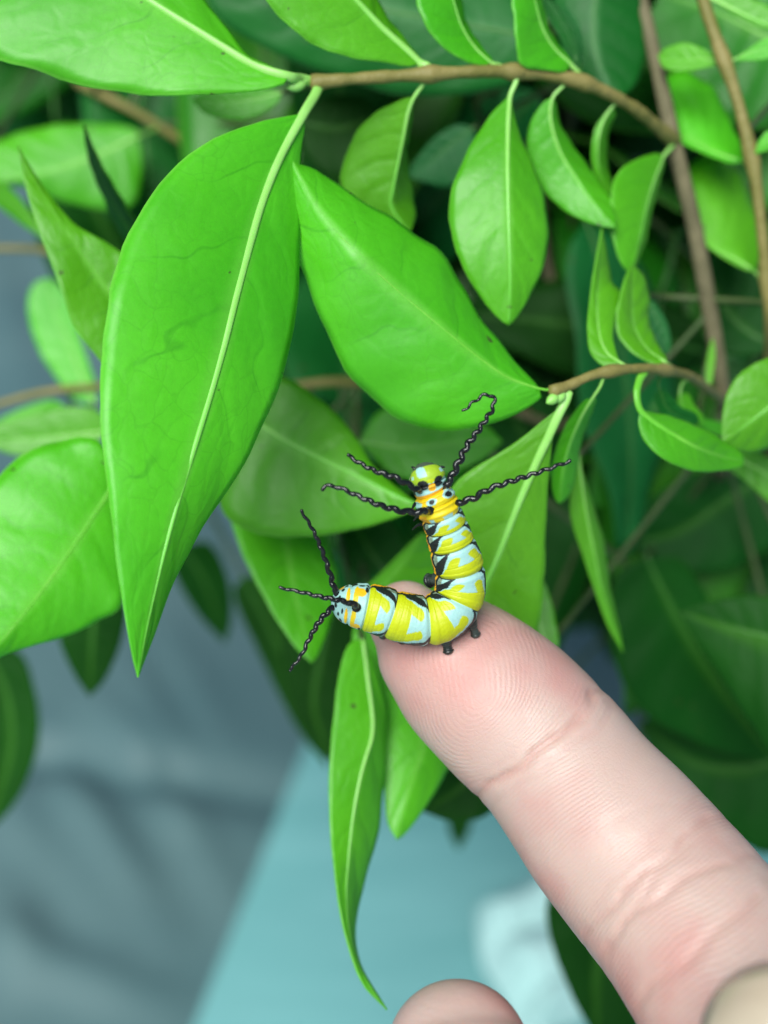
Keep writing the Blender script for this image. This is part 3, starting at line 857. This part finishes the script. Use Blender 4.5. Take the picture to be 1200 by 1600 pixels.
# unseen crown leaves above the view, added to shade the deep leaves
for k in range(46):
    c0 = W(rng.uniform(-250, 1450), rng.uniform(-900, -190), rng.uniform(172, 290))
    ang = rng.uniform(0, 2 * math.pi)
    dv = unit(np.array([math.cos(ang), math.sin(ang) * 0.7, rng.uniform(-.3, .3)]))
    a, b = c0 - dv * 0.035, c0 + dv * 0.035 + np.array([0, 0, -0.006])
    h = HOSTS[np.argmin(np.linalg.norm(HOSTS - a, axis=1))]
    C = stem(np.array([h, h * 0.45 + a * 0.55 + np.array([0, 0.012, 0.004]), a, c0 + np.array([0, 0, 0.004]), b]), 0.7, 0.35, 'green', 50, 6)
    for q in range(4):
        i = 49 - q * 9
        T = unit(C[min(49, i + 1)] - C[i - 1])
        sidev = unit(np.cross(T, np.array([0, -0.2, 1.0]) + rng.normal(0, .2, 3)))
        for sg in (-1, 1):
            dr = unit(sidev * sg + T * 0.35 + np.array([0, 0, -0.25]) + rng.normal(0, .2, 3))
            tip = C[i] + dr * 0.06
            x_, y_, dd = proj(tip)
            if y_ > -60 or dd < 160:
                continue
            place_leaf(C[i], dr, unit(np.array([0, -0.2, 1.0]) + rng.normal(0, .2, 3)), rng.uniform(0.85, 1.2), int(rng.integers(0, 6)), ['leaf_shaded', 'leaf'][int(rng.integers(0, 2))])
print('generic leaves', count)

# buds at the end of the twigs
for (x, y, d, dx, dy) in [(462, 136, 148, -14, 2), (470, 130, 149, -10, -4), (858, 622, 145.5, -4, 8), (868, 618, 146, -2, 10)]:
    a, b = W(x + 14, y - 4, d + 0.8), W(x + dx, y + dy, d)
    s = np.linspace(0, 1, 14)
    C = a + (b - a) * s[:, None]
    V, F = tube(C, 0.0006 * np.sin(np.pi * (0.12 + 0.86 * s)) ** 0.8, 8)
    ob('bud', mesh('bud', V, F, M['bud'] if 'bud' in M else M['rib']), shrub)

# ------------------------------------------------------------------ the hand
def chain(px, k=28):
    """(x, y, d, r_px) -> dense capsule chain"""
    P = np.array([list(W(x, y, d)) + [r * d / FPX * 0.001] for x, y, d, r in px])
    C = catmull(P, k * (len(P) - 1))
    V, F = tube(C[:, :3], C[:, 3], 28)
    parts = [(V, F)]
    for e_ in (0, -1):
        parts.append(ball(C[e_, :3], C[e_, 3]))
    return C, parts


def ball(c, r, n=20):
    th = np.linspace(0.02, math.pi - 0.02, n)
    C = np.stack([np.full(n, c[0]), np.full(n, c[1]), c[2] + np.cos(th) * r], 1)
    return tube(C, np.sin(th) * r, 24, caps=True)


parts = []
INDEX = [(634, 968, 146.5, 62), (660, 996, 146, 90), (696, 1026, 145.5, 109), (738, 1063, 145, 121), (800, 1118, 144, 129), (858, 1176, 142.5, 130), (905, 1236, 141, 134), (957, 1300, 139, 143), (1012, 1365, 136.5, 149), (1065, 1428, 133.5, 153), (1120, 1500, 130, 160), (1175, 1580, 127, 172), (1230, 1680, 125, 190), (1280, 1800, 124, 200)]
IC, pp = chain(INDEX)
parts += pp
TH = [(1222, 1632, 107, 128), (1232, 1660, 107, 150), (1245, 1720, 107, 172), (1270, 1800, 108, 185), (1330, 1950, 114, 200), (1400, 2150, 122, 260)]
parts += chain(TH)[1]
MID = [(716, 1648, 128.5, 114), (720, 1672, 127.5, 142), (728, 1722, 126, 178), (764, 1785, 126, 176), (850, 1830, 127, 155), (980, 1920, 128, 165), (1120, 2000, 128, 190), (1250, 2080, 128, 210)]
parts += chain(MID)[1]
RING = [(700, 1880, 118, 130), (730, 1940, 118, 148), (850, 2010, 121, 155), (1000, 2080, 124, 170), (1180, 2160, 126, 200)]
parts += chain(RING)[1]
LIT = [(760, 2110, 118, 110), (800, 2150, 118, 125), (930, 2210, 121, 135), (1080, 2250, 124, 160), (1230, 2290, 126, 200)]
parts += chain(LIT)[1]
PALM = [(1290, 1850, 124, 210), (1330, 2000, 124, 290), (1380, 2150, 124, 330), (1450, 2320, 124, 330), (1540, 2500, 124, 280), (1680, 2760, 124, 250), (1900, 3200, 126, 240)]
parts += chain(PALM)[1]
Vall, Fall, n0 = [], [], 0
for V, F in parts:
    Vall.append(V)
    Fall += [tuple(i + n0 for i in f) for f in F]
    n0 += len(V)
tmp = bpy.data.objects.new('hand_raw', mesh('hand_raw', np.vstack(Vall), Fall))
COL.objects.link(tmp)
bmx = bmesh.new()
bmx.from_mesh(tmp.data)
bmesh.ops.recalc_face_normals(bmx, faces=bmx.faces)
bmx.to_mesh(tmp.data)
bmx.free()
rm = tmp.modifiers.new('r', 'REMESH')
rm.mode = 'VOXEL'
rm.voxel_size = 0.00046
rm.use_smooth_shade = True
s2 = tmp.modifiers.new('s', 'SMOOTH')
s2.factor = 0.5
s2.iterations = 22
dg = bpy.context.evaluated_depsgraph_get()
hm = bpy.data.meshes.new_from_object(tmp.evaluated_get(dg))
bpy.data.objects.remove(tmp)
nv = len(hm.vertices)
co = np.zeros(nv * 3)
hm.vertices.foreach_get('co', co)
co = co.reshape(-1, 3)
nrm = np.zeros(nv * 3)
hm.vertex_normals.foreach_get('vector', nrm)
nrm = nrm.reshape(-1, 3)
# coordinates along (s) and across (w) the index finger, in mm
ax = IC[:, :3]
sl = np.r_[0, np.cumsum(np.linalg.norm(np.diff(ax, axis=0), axis=1))] * 1000
best = np.full(nv, 1e9)
S = np.zeros(nv)
idx = np.zeros(nv, int)
for i in range(0, len(ax), 2):
    dd = np.linalg.norm(co - ax[i], axis=1)
    m = dd < best
    best[m] = dd[m]
    idx[m] = i
T, _, _ = frames(ax, (0, -1, 0.3))
S = sl[idx] + np.sum((co - ax[idx]) * T[idx], 1) * 1000
front = unit(CP - ax[idx])
front = front - T[idx] * np.sum(front * T[idx], 1)[:, None]
front = unit(front)
lat = np.cross(T[idx], front)
Wd = np.sum((co - ax[idx]) * lat, 1) * 1000
Fr = np.sum((co - ax[idx]) * front, 1) * 1000
isidx = np.clip((IC[idx, 3] * 1000 * 1.25 - best * 1000) / 1.0, 0, 1) * (np.sum(nrm * (co - ax[idx]), 1) > 0)


def s_of(x, y):
    pr = np.array([proj(p)[:2] for p in ax])
    i = np.argmin(np.hypot(pr[:, 0] - x, pr[:, 1] - y))
    return sl[i]


cre = np.zeros(nv)
jn = np.array([mnoise.noise(Vector(p * 420)) for p in co])
dep = np.zeros(nv)
for (s0, slope, curv, w_, d_) in [(s_of(845, 1190), -0.05, -0.020, 0.45, 0.40), (s_of(845, 1190) + 1.6, -0.02, -0.016, 0.4, 0.12), (s_of(845, 1190) - 1.3, -0.1, -0.02, 0.4, 0.08),
                                  (s_of(1040, 1405), 0.04, -0.018, 0.45, 0.36), (s_of(1040, 1405) + 3.2, -0.10, -0.01, 0.45, 0.28), (s_of(1040, 1405) + 1.3, 0.22, 0.0, 0.4, 0.16), (s_of(1040, 1405) - 2.0, 0.15, -0.02, 0.4, 0.10),
                                  (s_of(960, 1310), -0.5, 0.0, 0.35, 0.06), (s_of(1120, 1500) + 1, 0.1, -0.02, 0.5, 0.25)]:
    wv = 0.25 * np.sin(Wd * 0.9 + s0) + jn * 0.5
    q = np.exp(-((S - s0 - slope * Wd - curv * Wd ** 2 + wv) / w_) ** 2) * (Fr > -3) * isidx
    q *= np.clip(1.1 - (Wd / 9.5) ** 4, 0.1, 1) * (0.75 + 0.6 * jn)
    cre = np.maximum(cre, q * d_ / 0.34)
    dep += q * d_
# fleshy pads between the creases
c1, c2 = s_of(845, 1190), s_of(1040, 1405)
pad = 0.55 * np.exp(-((S - c1 * 0.52) / 6.0) ** 2) + 0.5 * np.exp(-((S - (c1 + c2) / 2) / 5.5) ** 2)
pad *= np.clip(Fr / 7, 0, 1) * isidx
jj = np.array([mnoise.noise(Vector(p * 170)) for p in co])
co2 = co + nrm * ((pad - dep + 0.10 * jj)[:, None] * 0.001)
hm.vertices.foreach_set('co', co2.ravel())
jj2 = np.array([mnoise.noise(Vector(p * 130 + 40)) for p in co])
# ridges of the finger print
s_core = c1 * 0.50
_a, _b = np.array([s_core - 3.0, -2.6]), np.array([s_core + 1.5, 0.8])
_q = np.stack([S, Wd], 1) - _a
_t = np.clip(_q @ (_b - _a) / ((_b - _a) @ (_b - _a)), 0, 1)
rad = np.linalg.norm((_q - _t[:, None] * (_b - _a)) * np.array([1.0, 0.8]), axis=1) + 0.9 * jj2
lo = S - s_core + 0.012 * Wd ** 2 + 0.25 * np.sin(Wd * 0.5)
k_ = np.clip((S - (c1 - 3.0)) / 3.0, 0, 1)
phase = (rad * (1 - k_) + lo * k_) / 0.47 * 2 * math.pi
amp = np.clip((Fr + 2) / 4, 0, 1) * isidx
oth = isidx < 0.05
phase[oth] = ((co @ CU) * 1000 + 0.25 * np.sin((co @ CR) * 400))[oth] / 0.55 * 2 * math.pi
amp[oth] = 0.55
for nm, arr in (('ridge', phase), ('ridge_amp', amp), ('crease', cre), ('along', S * isidx), ('across', Wd * isidx), ('core', np.exp(-((S - s_core * 0.9) / 4.5) ** 2 - ((Wd - 0.5) / 3.5) ** 2) * isidx * (Fr > 0))):
    at_ = hm.attributes.new(nm, 'FLOAT', 'POINT')
    at_.data.foreach_set('value', np.asarray(arr, np.float32))

t = NT('skin')
tc = t.n('TexCoord').outputs['Object']


def attr(nm):
    return t.n('Attribute', attribute_name=nm).outputs['Fac']


blot = t.ramp(t.noise(tc, 70, 3), 0.40, 0.68)
blot2 = t.ramp(t.noise(tc, 190, 3), 0.45, 0.75)
skin = t.mix(blot, (0.52, 0.372, 0.325), (0.50, 0.255, 0.228))
skin = t.mix(t.math('MULTIPLY', blot2, 0.35), skin, (0.58, 0.42, 0.36))
skin = t.mix(t.math('MULTIPLY', attr('core'), 0.6), skin, (0.54, 0.19, 0.17))
skin = t.mix(t.math('MULTIPLY', attr('crease'), 0.38), skin, (0.46, 0.19, 0.15))
rid = t.math('MULTIPLY', t.math('SINE', t.math('ADD', attr('ridge'), t.math('MULTIPLY', t.noise(tc, 130, 2), 16.0))), attr('ridge_amp'))
rid = t.math('MULTIPLY', rid, t.ramp(t.noise(tc, 150, 2), 0.30, 0.60, 0.15, 1.0))
skin = t.mix(t.ramp(rid, -1, 1, 0.06, 0.0), skin, (0.50, 0.26, 0.2))
vn = t.n('TexVoronoi', {'Vector': tc, 'Scale': 1500.0}, feature='DISTANCE_TO_EDGE')
hgt = t.math('ADD', t.math('MULTIPLY', rid, 0.24), t.math('MULTIPLY', t.noise(tc, 2200, 4, 0.65), 0.9))
hgt = t.math('ADD', hgt, t.math('MULTIPLY', t.ramp(vn.outputs[0], 0.0, 0.15), 0.22))
bp = t.n('Bump', {'Strength': 0.7, 'Distance': 0.00006, 'Height': hgt})
pb = t.n('BsdfPrincipled', {'Base Color': skin, 'Roughness': t.ramp(t.noise(tc, 400, 2), 0.3, 0.7, 0.42, 0.56), 'Subsurface Weight': 0.3, 'Subsurface Radius': (1.0, 0.36, 0.2), 'Subsurface Scale': 0.0014, 'Normal': bp})
M['skin'] = t.done(pb)
hm.materials.clear()
hm.materials.append(M['skin'])
hm.polygons.foreach_set('use_smooth', [True] * len(hm.polygons))
wrist = W(1900, 3200, 126)
hand = thing('hand', wrist, 'bare hand reaching out its index finger to carry the caterpillar', 'hand')
hm.name = 'palm_and_fingers'
skin_o = ob('palm_and_fingers', hm, hand)

# thumbnail, turned to the right of the thumb tip
M['nail'] = simple('fingernail', (0.40, 0.32, 0.23), (0.46, 0.38, 0.28), 0.16, 200, coat=0.4)
c0 = W(1236, 1655, 107)
up_ = unit(W(1228, 1560, 107) - W(1245, 1760, 107))
fr_ = unit(CP - c0)
rgt = unit(np.cross(up_, fr_))
if rgt @ CR < 0:
    rgt = -rgt
nd = unit(fr_ * 0.92 + rgt * 0.06)
sdv = unit(np.cross(up_, nd))
rT = 158 * 107 / FPX * 0.001
G = []
for ui, u in enumerate(np.linspace(-1, 1, 15)):
    row = []
    for v in np.linspace(0, 1, 16):
        ang = u * 1.0
        lift = rT * 1.02
        tipd = math.cos(ang * 0.5)
        h_ = (-0.006 + 0.0125 * v * (1 - 0.10 * u * u))
        shrink = 1 - 0.35 * max(0, (v - 0.45) / 0.55) ** 2
        p = c0 + (nd * math.cos(ang) + sdv * math.sin(ang)) * lift * shrink + up_ * h_
        row.append(p)
    G.append((u, np.array(row)))
nl = ob('thumbnail', grid_mesh('thumbnail', G, M['nail']), hand)
sm = nl.modifiers.new('thick', 'SOLIDIFY')
sm.thickness = 0.0007

# ------------------------------------------------------------------ the caterpillar
CL = [  # x, y, depth, radius px ; from the head end to the tail end
    (662, 729, 133.6, 7), (663, 733, 133.4, 19), (666, 742, 133.3, 27.5), (669, 752, 133.4, 28), (672, 762, 133.6, 25.5), (677, 772, 133.8, 29), (683, 786, 134.0, 32), (690, 804, 134.3, 31.5),
    (697, 823, 134.9, 33), (706, 851, 135.6, 36), (717, 885, 136.4, 38.5), (720, 915, 137.0, 38.5), (712, 944, 137.1, 39), (690, 964, 136.9, 39.5), (662, 970, 136.7, 39),
    (632, 966, 136.5, 38.5), (602, 957, 136.3, 38), (575, 950, 136.2, 36.5), (552, 946, 136.1, 33), (534, 944, 136.1, 26), (522, 943, 136.1, 15), (517, 943, 136.1, 5)]
BD = [(659, 726), (668, 752), (674, 768), (682, 787), (690, 804), (697, 823), (706, 851), (718, 890), (714, 940), (667, 971), (610, 960), (571, 950), (546, 946), (516, 943)]
KIND = ['head', 't1', 't2', 't3', 'a', 'a', 'a', 'a', 'a', 'a', 'a', 'a8', 'a9']
P = np.array([list(W(x, y, d)) + [r * d / FPX * 0.001] for x, y, d, r in CL])
NR, NA = 760, 144
C = catmull(P, NR)
ctr, rad0 = C[:, :3].copy(), C[:, 3].copy()
ks = np.ones(9) / 9
pad_ = 4
for k in range(3):
    ctr[:, k] = np.convolve(np.pad(ctr[:, k], pad_, mode='edge'), ks, 'valid')
pr = np.array([proj(p)[:2] for p in ctr])
bi = [int(np.argmin(np.hypot(pr[:, 0] - x, pr[:, 1] - y))) for x, y in BD]
bi[0], bi[-1] = 0, NR - 1
seg = np.zeros(NR, int)
sv = np.zeros(NR)
for k in range(len(bi) - 1):
    a, b = bi[k], bi[k + 1]
    for i in range(a, b + (1 if k == len(bi) - 2 else 0)):
        seg[i] = k
        sv[i] = (i - a) / max(1, b - a)
T = unit(np.gradient(ctr, axis=0))
dors = unit(CP - ctr)
roll = np.interp(np.arange(NR), [0, bi[5], bi[7], bi[8], bi[9], bi[11], NR - 1], [-0.05, -0.36, -0.33, -0.30, -0.22, -0.22, -0.05])
dors = unit(dors - T * np.sum(dors * T, 1)[:, None])
lat = np.cross(T, dors)
d2 = dors * np.cos(roll)[:, None] + lat * np.sin(roll)[:, None]
l2 = np.cross(T, d2)
phi = np.linspace(-math.pi, math.pi, NA, endpoint=False)
PH, SV = np.meshgrid(phi, sv)
SG = np.repeat(seg[:, None], NA, 1)
bulge = np.ones(NR)
for i in range(NR):
    k = KIND[seg[i]]
    s = sv[i]
    dep_ = {'head': 0.0, 't1': .14, 't2': .12, 't3': .10, 'a': .085, 'a8': .07, 'a9': .05}[k]
    e_ = min(s, 1 - s)
    if k == 'head':
        e_ = 1 - s
    bulge[i] = 1 - dep_ * math.exp(-(e_ / 0.07) ** 2) + 0.025 * math.sin(math.pi * s)
    if k in ('t2', 't3', 't1'):
        bulge[i] += 0.03 * math.sin(s * 4 * math.pi)
    if k == 'a':
        bulge[i] -= 0.012 * math.exp(-((s - 0.55) / 0.03) ** 2) + 0.010 * math.exp(-((s - 0.78) / 0.03) ** 2)
RAD = (rad0 * bulge)[:, None] * np.ones((1, NA))
A_ = np.abs(PH)
RAD = RAD * (1 - 0.10 * np.clip((A_ - 1.9) / 1.2, 0, 1)) * (1 + 0.035 * np.exp(-((A_ - 1.75) / 0.16) ** 2) - 0.02 * np.exp(-((A_ - 1.45) / 0.12) ** 2))
wr = np.array([mnoise.noise(Vector((i * 0.16, 0.3, 0.7))) for i in range(NR)])
RAD = RAD * (1 + 0.012 * wr[:, None] * (0.4 + np.abs(np.sin(PH * 1.5))))
Vb = ctr[:, None] + RAD[..., None] * (np.cos(PH)[..., None] * d2[:, None] + np.sin(PH)[..., None] * l2[:, None])
nz = np.zeros((NR, NA, 2))
for i in range(0, NR):
    for j in range(0, NA):
        v_ = Vector(Vb[i, j] * 700)
        nz[i, j, 0] = mnoise.noise(v_)
        nz[i, j, 1] = mnoise.noise(v_ * 1.7 + Vector((9, 3, 1)))
Vb = Vb + (nz[..., :1] * 0.00004) * unit(Vb - ctr[:, None])
a = np.degrees(A_) + nz[..., 1] * 4
s = SV + nz[..., 0] * 0.03
YEL, PAL, BLK, ORA, GRY, LIM = (0.49, 0.56, 0.002), (0.34, 0.60, 0.58), (0.010, 0.012, 0.013), (0.80, 0.40, 0.008), (0.22, 0.30, 0.22), (0.33, 0.50, 0.02)
colr = np.zeros((NR, NA, 3)) + np.array(PAL)


def paint(mask, c, soft=None):
    colr[mask] = c


kinds = np.array(KIND)[SG]
ab = kinds == 'a'
sq = np.sqrt(np.clip(s, 0, 1))
ac = 32 + 58 * sq
hw = np.interp(s, [0, .15, .4, .75, .97], [4, 10, 16, 16, 6])
yo = ac - hw - 5 - 6 * (1 - s) + 25 * np.clip(s - 0.75, 0, 1)
yel = (s > 0.54) & (a < yo + 4)
inner = 7 + 17 * np.clip((s - 0.15) / 0.4, 0, 1)
yel |= (s > 0.17 + 0.07 * ((a - 24) / 14) ** 2) & (a > inner) & (a < yo)
paint(ab & yel, YEL)
paint(ab & (a > ac + hw * 0.6) & (a > 72), GRY)
paint(ab & (np.abs(a - ac) < hw), BLK)
paint(ab & (s < 0.035) & (a > 34), BLK)
low = 85 + 4 * np.sin(s * 2 * np.pi)
paint(ab & (a > low), BLK)
paint(ab & (a > low + 9) & (a < low + 17 + 4 * np.sin(s * 6.3 + 2)), ORA)
paint(ab & (a > low + 30), (0.05, 0.065, 0.05))
paint(ab & (a > low + 24) & (a < low + 40) & (np.abs(s - 0.5) < 0.16), BLK)
sgn = np.sign(PH)


def spots(kind, L):
    for (s0, p0, rs, rp, c) in L:
        m = (kinds == kind) & (((s - s0) / rs) ** 2 + ((np.degrees(PH) + nz[..., 1] * 6 - p0) / rp) ** 2 < 1)
        colr[m] = c


# head
hd = kinds == 'head'
colr[hd] = LIM
paint(hd & (s < 0.30), (0.06, 0.08, 0.06))
paint(hd & (a > 88), (0.45, 0.62, 0.5))
paint(hd & (a > 112), BLK)
paint(hd & (nz[..., 0] + 0.5 * nz[..., 1] > 0.16) & (s < 0.66) & (s > .24) & (a < 70), PAL)
paint(hd & (s > 0.90), PAL)
spots('head', [(0.90, -27, 0.16, 17, BLK), (0.90, 27, 0.16, 17, BLK), (0.70, 78, 0.3, 7, BLK), (0.70, -78, 0.3, 7, BLK), (0.86, 0, .10, 11, YEL)])
# thorax
t1 = kinds == 't1'
spots('t1', [(0.10, -26, .20, 15, BLK), (0.10, 26, .20, 15, BLK), (0.2, 0, 0.35, 12, ORA), (0.45, 92, .5, 18, BLK), (0.45, -92, .5, 18, BLK)])
paint(t1 & (s > 0.68), ORA)
paint(t1 & (a > 115), (0.10, 0.11, 0.08))
t2 = kinds == 't2'
colr[t2] = (0.78, 0.52, 0.006)
paint(t2 & (s > 0.55), (0.72, 0.58, 0.006))
spots('t2', [(0.42, -34, .36, 22, PAL), (0.42, 26, .32, 18, PAL), (0.46, -34, .22, 14, BLK), (0.44, 26, .19, 10, BLK), (0.55, 84, .42, 26, PAL), (0.62, -80, .42, 30, PAL)])
paint(t2 & (a > 118), (0.35, 0.24, 0.02))
t3 = kinds == 't3'
colr[t3] = (0.72, 0.56, 0.005)
paint(t3 & (s > 0.72) & (np.abs(a - 30) > 14) & (a < 60), PAL)
paint(t3 & (a > 62) & (a < 100) & (s > 0.45), ORA)
paint(t3 & (a > 112), (0.10, 0.10, 0.06))
# tail
a8, a9 = kinds == 'a8', kinds == 'a9'
for k_, mm in (('a8', a8), ('a9', a9)):
    paint(mm & (a > 98), BLK)
    paint(mm & (a > 110) & (a < 124), ORA)
    paint(mm & (a > 136), (0.06, 0.07, 0.05))
spots('a8', [(0.72, 30, .13, 42, (0.66, 0.50, 0.004)), (0.72, -30, .13, 42, (0.66, 0.50, 0.004)), (0.48, 52, .32, 13, (0.74, 0.46, 0.004)), (0.48, -52, .32, 13, (0.74, 0.46, 0.004)), (0.15, 62, .10, 8, BLK), (0.2, -64, .10, 8, BLK), (0.45, 78, .18, 7, BLK), (0.45, -78, .18, 7, BLK), (0.12, 80, .12, 8, BLK), (0.12, -80, .12, 8, BLK), (0.9, 90, .2, 9, BLK), (0.85, -86, .2, 9, BLK), (0.75, 12, .2, 9, (0.75, 0.6, 0.006))])
spots('a9', [(0.10, 35, .09, 30, (0.78, 0.5, 0.006)), (0.10, -35, .09, 30, (0.78, 0.5, 0.006)), (0.40, 62, .09, 10, BLK), (0.40, -62, .09, 10, BLK), (0.33, 15, .06, 8, BLK), (0.33, -18, .06, 8, BLK), (0.55, 30, .06, 10, BLK), (0.55, -35, .07, 10, BLK), (0.25, 84, .1, 8, BLK), (0.25, -84, .1, 8, BLK), (0.72, 0, .08, 12, BLK), (0.5, 88, .14, 16, ORA), (0.5, -88, .14, 16, ORA)])
F = [(i * NA + j, i * NA + (j + 1) % NA, (i + 1) * NA + (j + 1) % NA, (i + 1) * NA + j) for i in range(NR - 1) for j in range(NA)]
V = np.vstack([Vb.reshape(-1, 3), ctr[:1], ctr[-1:]])
m_ = NR * NA
F += [(m_, (j + 1) % NA, j) for j in range(NA)] + [(m_ + 1, (NR - 1) * NA + j, (NR - 1) * NA + (j + 1) % NA) for j in range(NA)]
t = NT('caterpillar_skin')
vc = t.n('Attribute', attribute_name='pattern').outputs['Color']
tcx = t.n('TexCoord').outputs['Object']
cc = t.mix(t.math('MULTIPLY', t.noise(tcx, 900, 4, 0.7), 0.34), vc, t.mix(1.0, vc, (0.7, 0.62, 0.5), 'MULTIPLY'))
bp = t.n('Bump', {'Strength': 0.8, 'Distance': 0.00007, 'Height': t.noise(tcx, 3200, 4)})
M['cat'] = t.done(t.n('BsdfPrincipled', {'Base Color': cc, 'Roughness': 0.46, 'Subsurface Weight': 0.12, 'Subsurface Radius': (1, 1, .4), 'Subsurface Scale': 0.0004, 'Normal': bp}))
bme = mesh('body', V, F, M['cat'])
ca = bme.attributes.new('pattern', 'FLOAT_COLOR', 'POINT')
cfl = np.ones((len(V), 4), np.float32)
cfl[:m_, :3] = colr.reshape(-1, 3)
cfl[m_, :3] = BLK
cfl[m_ + 1, :3] = PAL
ca.data.foreach_set('color', cfl.ravel())
cat = thing('caterpillar', W(690, 985, 139), 'yellow, pale blue and black caterpillar with wavy black tentacles on the fingertip', 'caterpillar')
body = ob('body', bme, cat)


def tentacle(px, r0, r1, amp, wl, seed):
    Cc = catmull(np.array([W(*p) for p in px]), 150)
    L = np.sum(np.linalg.norm(np.diff(Cc, axis=0), axis=1)) * 1000
    T, N, B = frames(Cc, (0.2, -1, 0.4))
    s = np.linspace(0, 1, 150)
    ph = s * L / wl * 2 * math.pi + seed
    ph = ph + 0.9 * np.sin(s * 9 + seed)
    am = amp * 0.001 * np.clip(s * 6, 0, 1) * (1 - 0.55 * s)
    side = unit(np.cross(T, unit(CP - Cc)))
    fro = np.cross(side, T)
    Cc = Cc + side * (np.sin(ph) * am)[:, None] + fro * (np.cos(ph * 0.7) * am * 0.4)[:, None]
    R = (r0 + (r1 - r0) * s ** 0.9) * 0.001 * (1 + 0.09 * np.sin(ph * 2 + 1))
    R[:6] *= np.linspace(1.5, 1, 6)
    V, F = tube(Cc, R, 12)
    return ob('tentacle', mesh('tentacle', V, F, M['black']), cat)


tentacle([(660, 768, 133), (652, 764, 131.6), (638, 757, 131), (615, 745, 130.5), (590, 737, 130.5), (565, 725, 130.5), (543, 711, 131)], 0.33, 0.19, 0.17, 1.25, 0.3)
tentacle([(672, 797, 132.5), (660, 799, 131.4), (640, 800, 131), (620, 797, 130.5), (590, 788, 130), (560, 775, 130), (530, 762, 130), (512, 759, 130), (502, 765, 130)], 0.36, 0.18, 0.15, 1.35, 1.3)
tentacle([(690, 762, 133), (700, 755, 132.5), (709, 738, 132.5), (719, 718, 132.5), (730, 696, 132.5), (745, 676, 132.5), (758, 657, 132.5), (770, 638, 132), (771, 621, 132), (758, 617, 132), (740, 628, 132), (723, 643, 132)], 0.36, 0.12, 0.22, 1.15, 2.0)
tentacle([(704, 790, 133.5), (716, 786, 133), (738, 779, 132.5), (765, 764, 132), (790, 755, 132), (820, 745, 132), (850, 735, 132), (892, 720, 132)], 0.34, 0.17, 0.17, 1.3, 0.7)
tentacle([(532, 934, 135.7), (524, 923, 135.2), (515, 895, 134.7), (505, 865, 134.2), (490, 830, 133.7), (470, 797, 133.2)], 0.31, 0.15, 0.12, 1.2, 0.2)
tentacle([(557, 949, 134.0), (553, 944, 133.0), (530, 938, 132.4), (500, 932, 132.2), (470, 925, 132.2), (436, 918, 132.2)], 0.32, 0.15, 0.10, 1.2, 1.9)
tentacle([(530, 950, 135.7), (518, 951, 135.2), (500, 970, 134.7), (485, 995, 134.7), (470, 1025, 134.7), (452, 1048, 134.7)], 0.31, 0.15, 0.13, 1.1, 2.9)


from mathutils.bvhtree import BVHTree
_vv = co2
_pf = [tuple(p.vertices) for p in hm.polygons]
HB = BVHTree.FromPolygons([Vector(v) for v in _vv], _pf)


def hand_hit(x, y):
    d = unit(W(x, y, 140) - CP)
    h = HB.ray_cast(Vector(CP), Vector(d))
    return None if h[0] is None else proj(np.array(h[0]))[2]


print('skin depth', [(p, hand_hit(*p)) for p in [(640, 985), (690, 990), (725, 950), (600, 975), (700, 1018), (743, 990), (672, 906)]])


def proleg(x0, y0, d0, x1, y1, r0=0.62, r1=0.46, touch=True):
    d1 = hand_hit(x1, y1) if touch else d0 + 1.6
    if d1 is None:
        d1 = d0 + 2.0
    a, b = W(x0, y0, d0), W(x1, y1, d1)
    s = np.linspace(0, 1, 30)
    C = a + (b - a) * s[:, None]
    R = np.interp(s, [0, .35, .55, .62, .82, .9, 1], [r0, r0 * .98, r1 * 1.12, r1 * .9, r1 * 1.02, r1 * 1.22, r1 * 1.0]) * 0.001
    R = R * (1 + 0.06 * np.sin(s * 50))
    V, F = tube(C, R, 14)
    ob('proleg', mesh('proleg', V, F, M['proleg']), cat)


proleg(694, 990, 137.6, 701, 1020)
proleg(733, 962, 137.6, 744, 994, 0.58, 0.42)
proleg(700, 900, 137.2, 668, 908, 0.75, 0.62)
proleg(664, 985, 138.2, 660, 1006, 0.5, 0.40)
proleg(632, 985, 138.2, 628, 1002, 0.5, 0.38)
proleg(603, 975, 138.2, 598, 994, 0.5, 0.38)
proleg(640, 945, 138.2, 642, 935, 0.5, 0.4)


def foot(x0, y0, d0, x1, y1, d1):
    C = catmull(np.array([W(x0, y0, d0), W((x0 + x1) / 2 - 2, (y0 + y1) / 2 - 3, (d0 + d1) / 2), W(x1, y1, d1)]), 20)
    V, F = tube(C, np.linspace(0.28, 0.07, 20) * 0.001, 8)
    ob('leg', mesh('leg', V, F, M['black']), cat)


foot(664, 806, 135.2, 646, 814, 135.6)
foot(668, 818, 135.6, 644, 828, 136.4)
foot(658, 784, 135.2, 643, 797, 136)
for (x0, y0, x1, y1) in [(652, 737, 643, 730), (684, 736, 695, 730), (658, 733, 654, 726), (672, 732, 676, 724)]:
    foot(x0, y0, 133.6, x1, y1, 133.4)
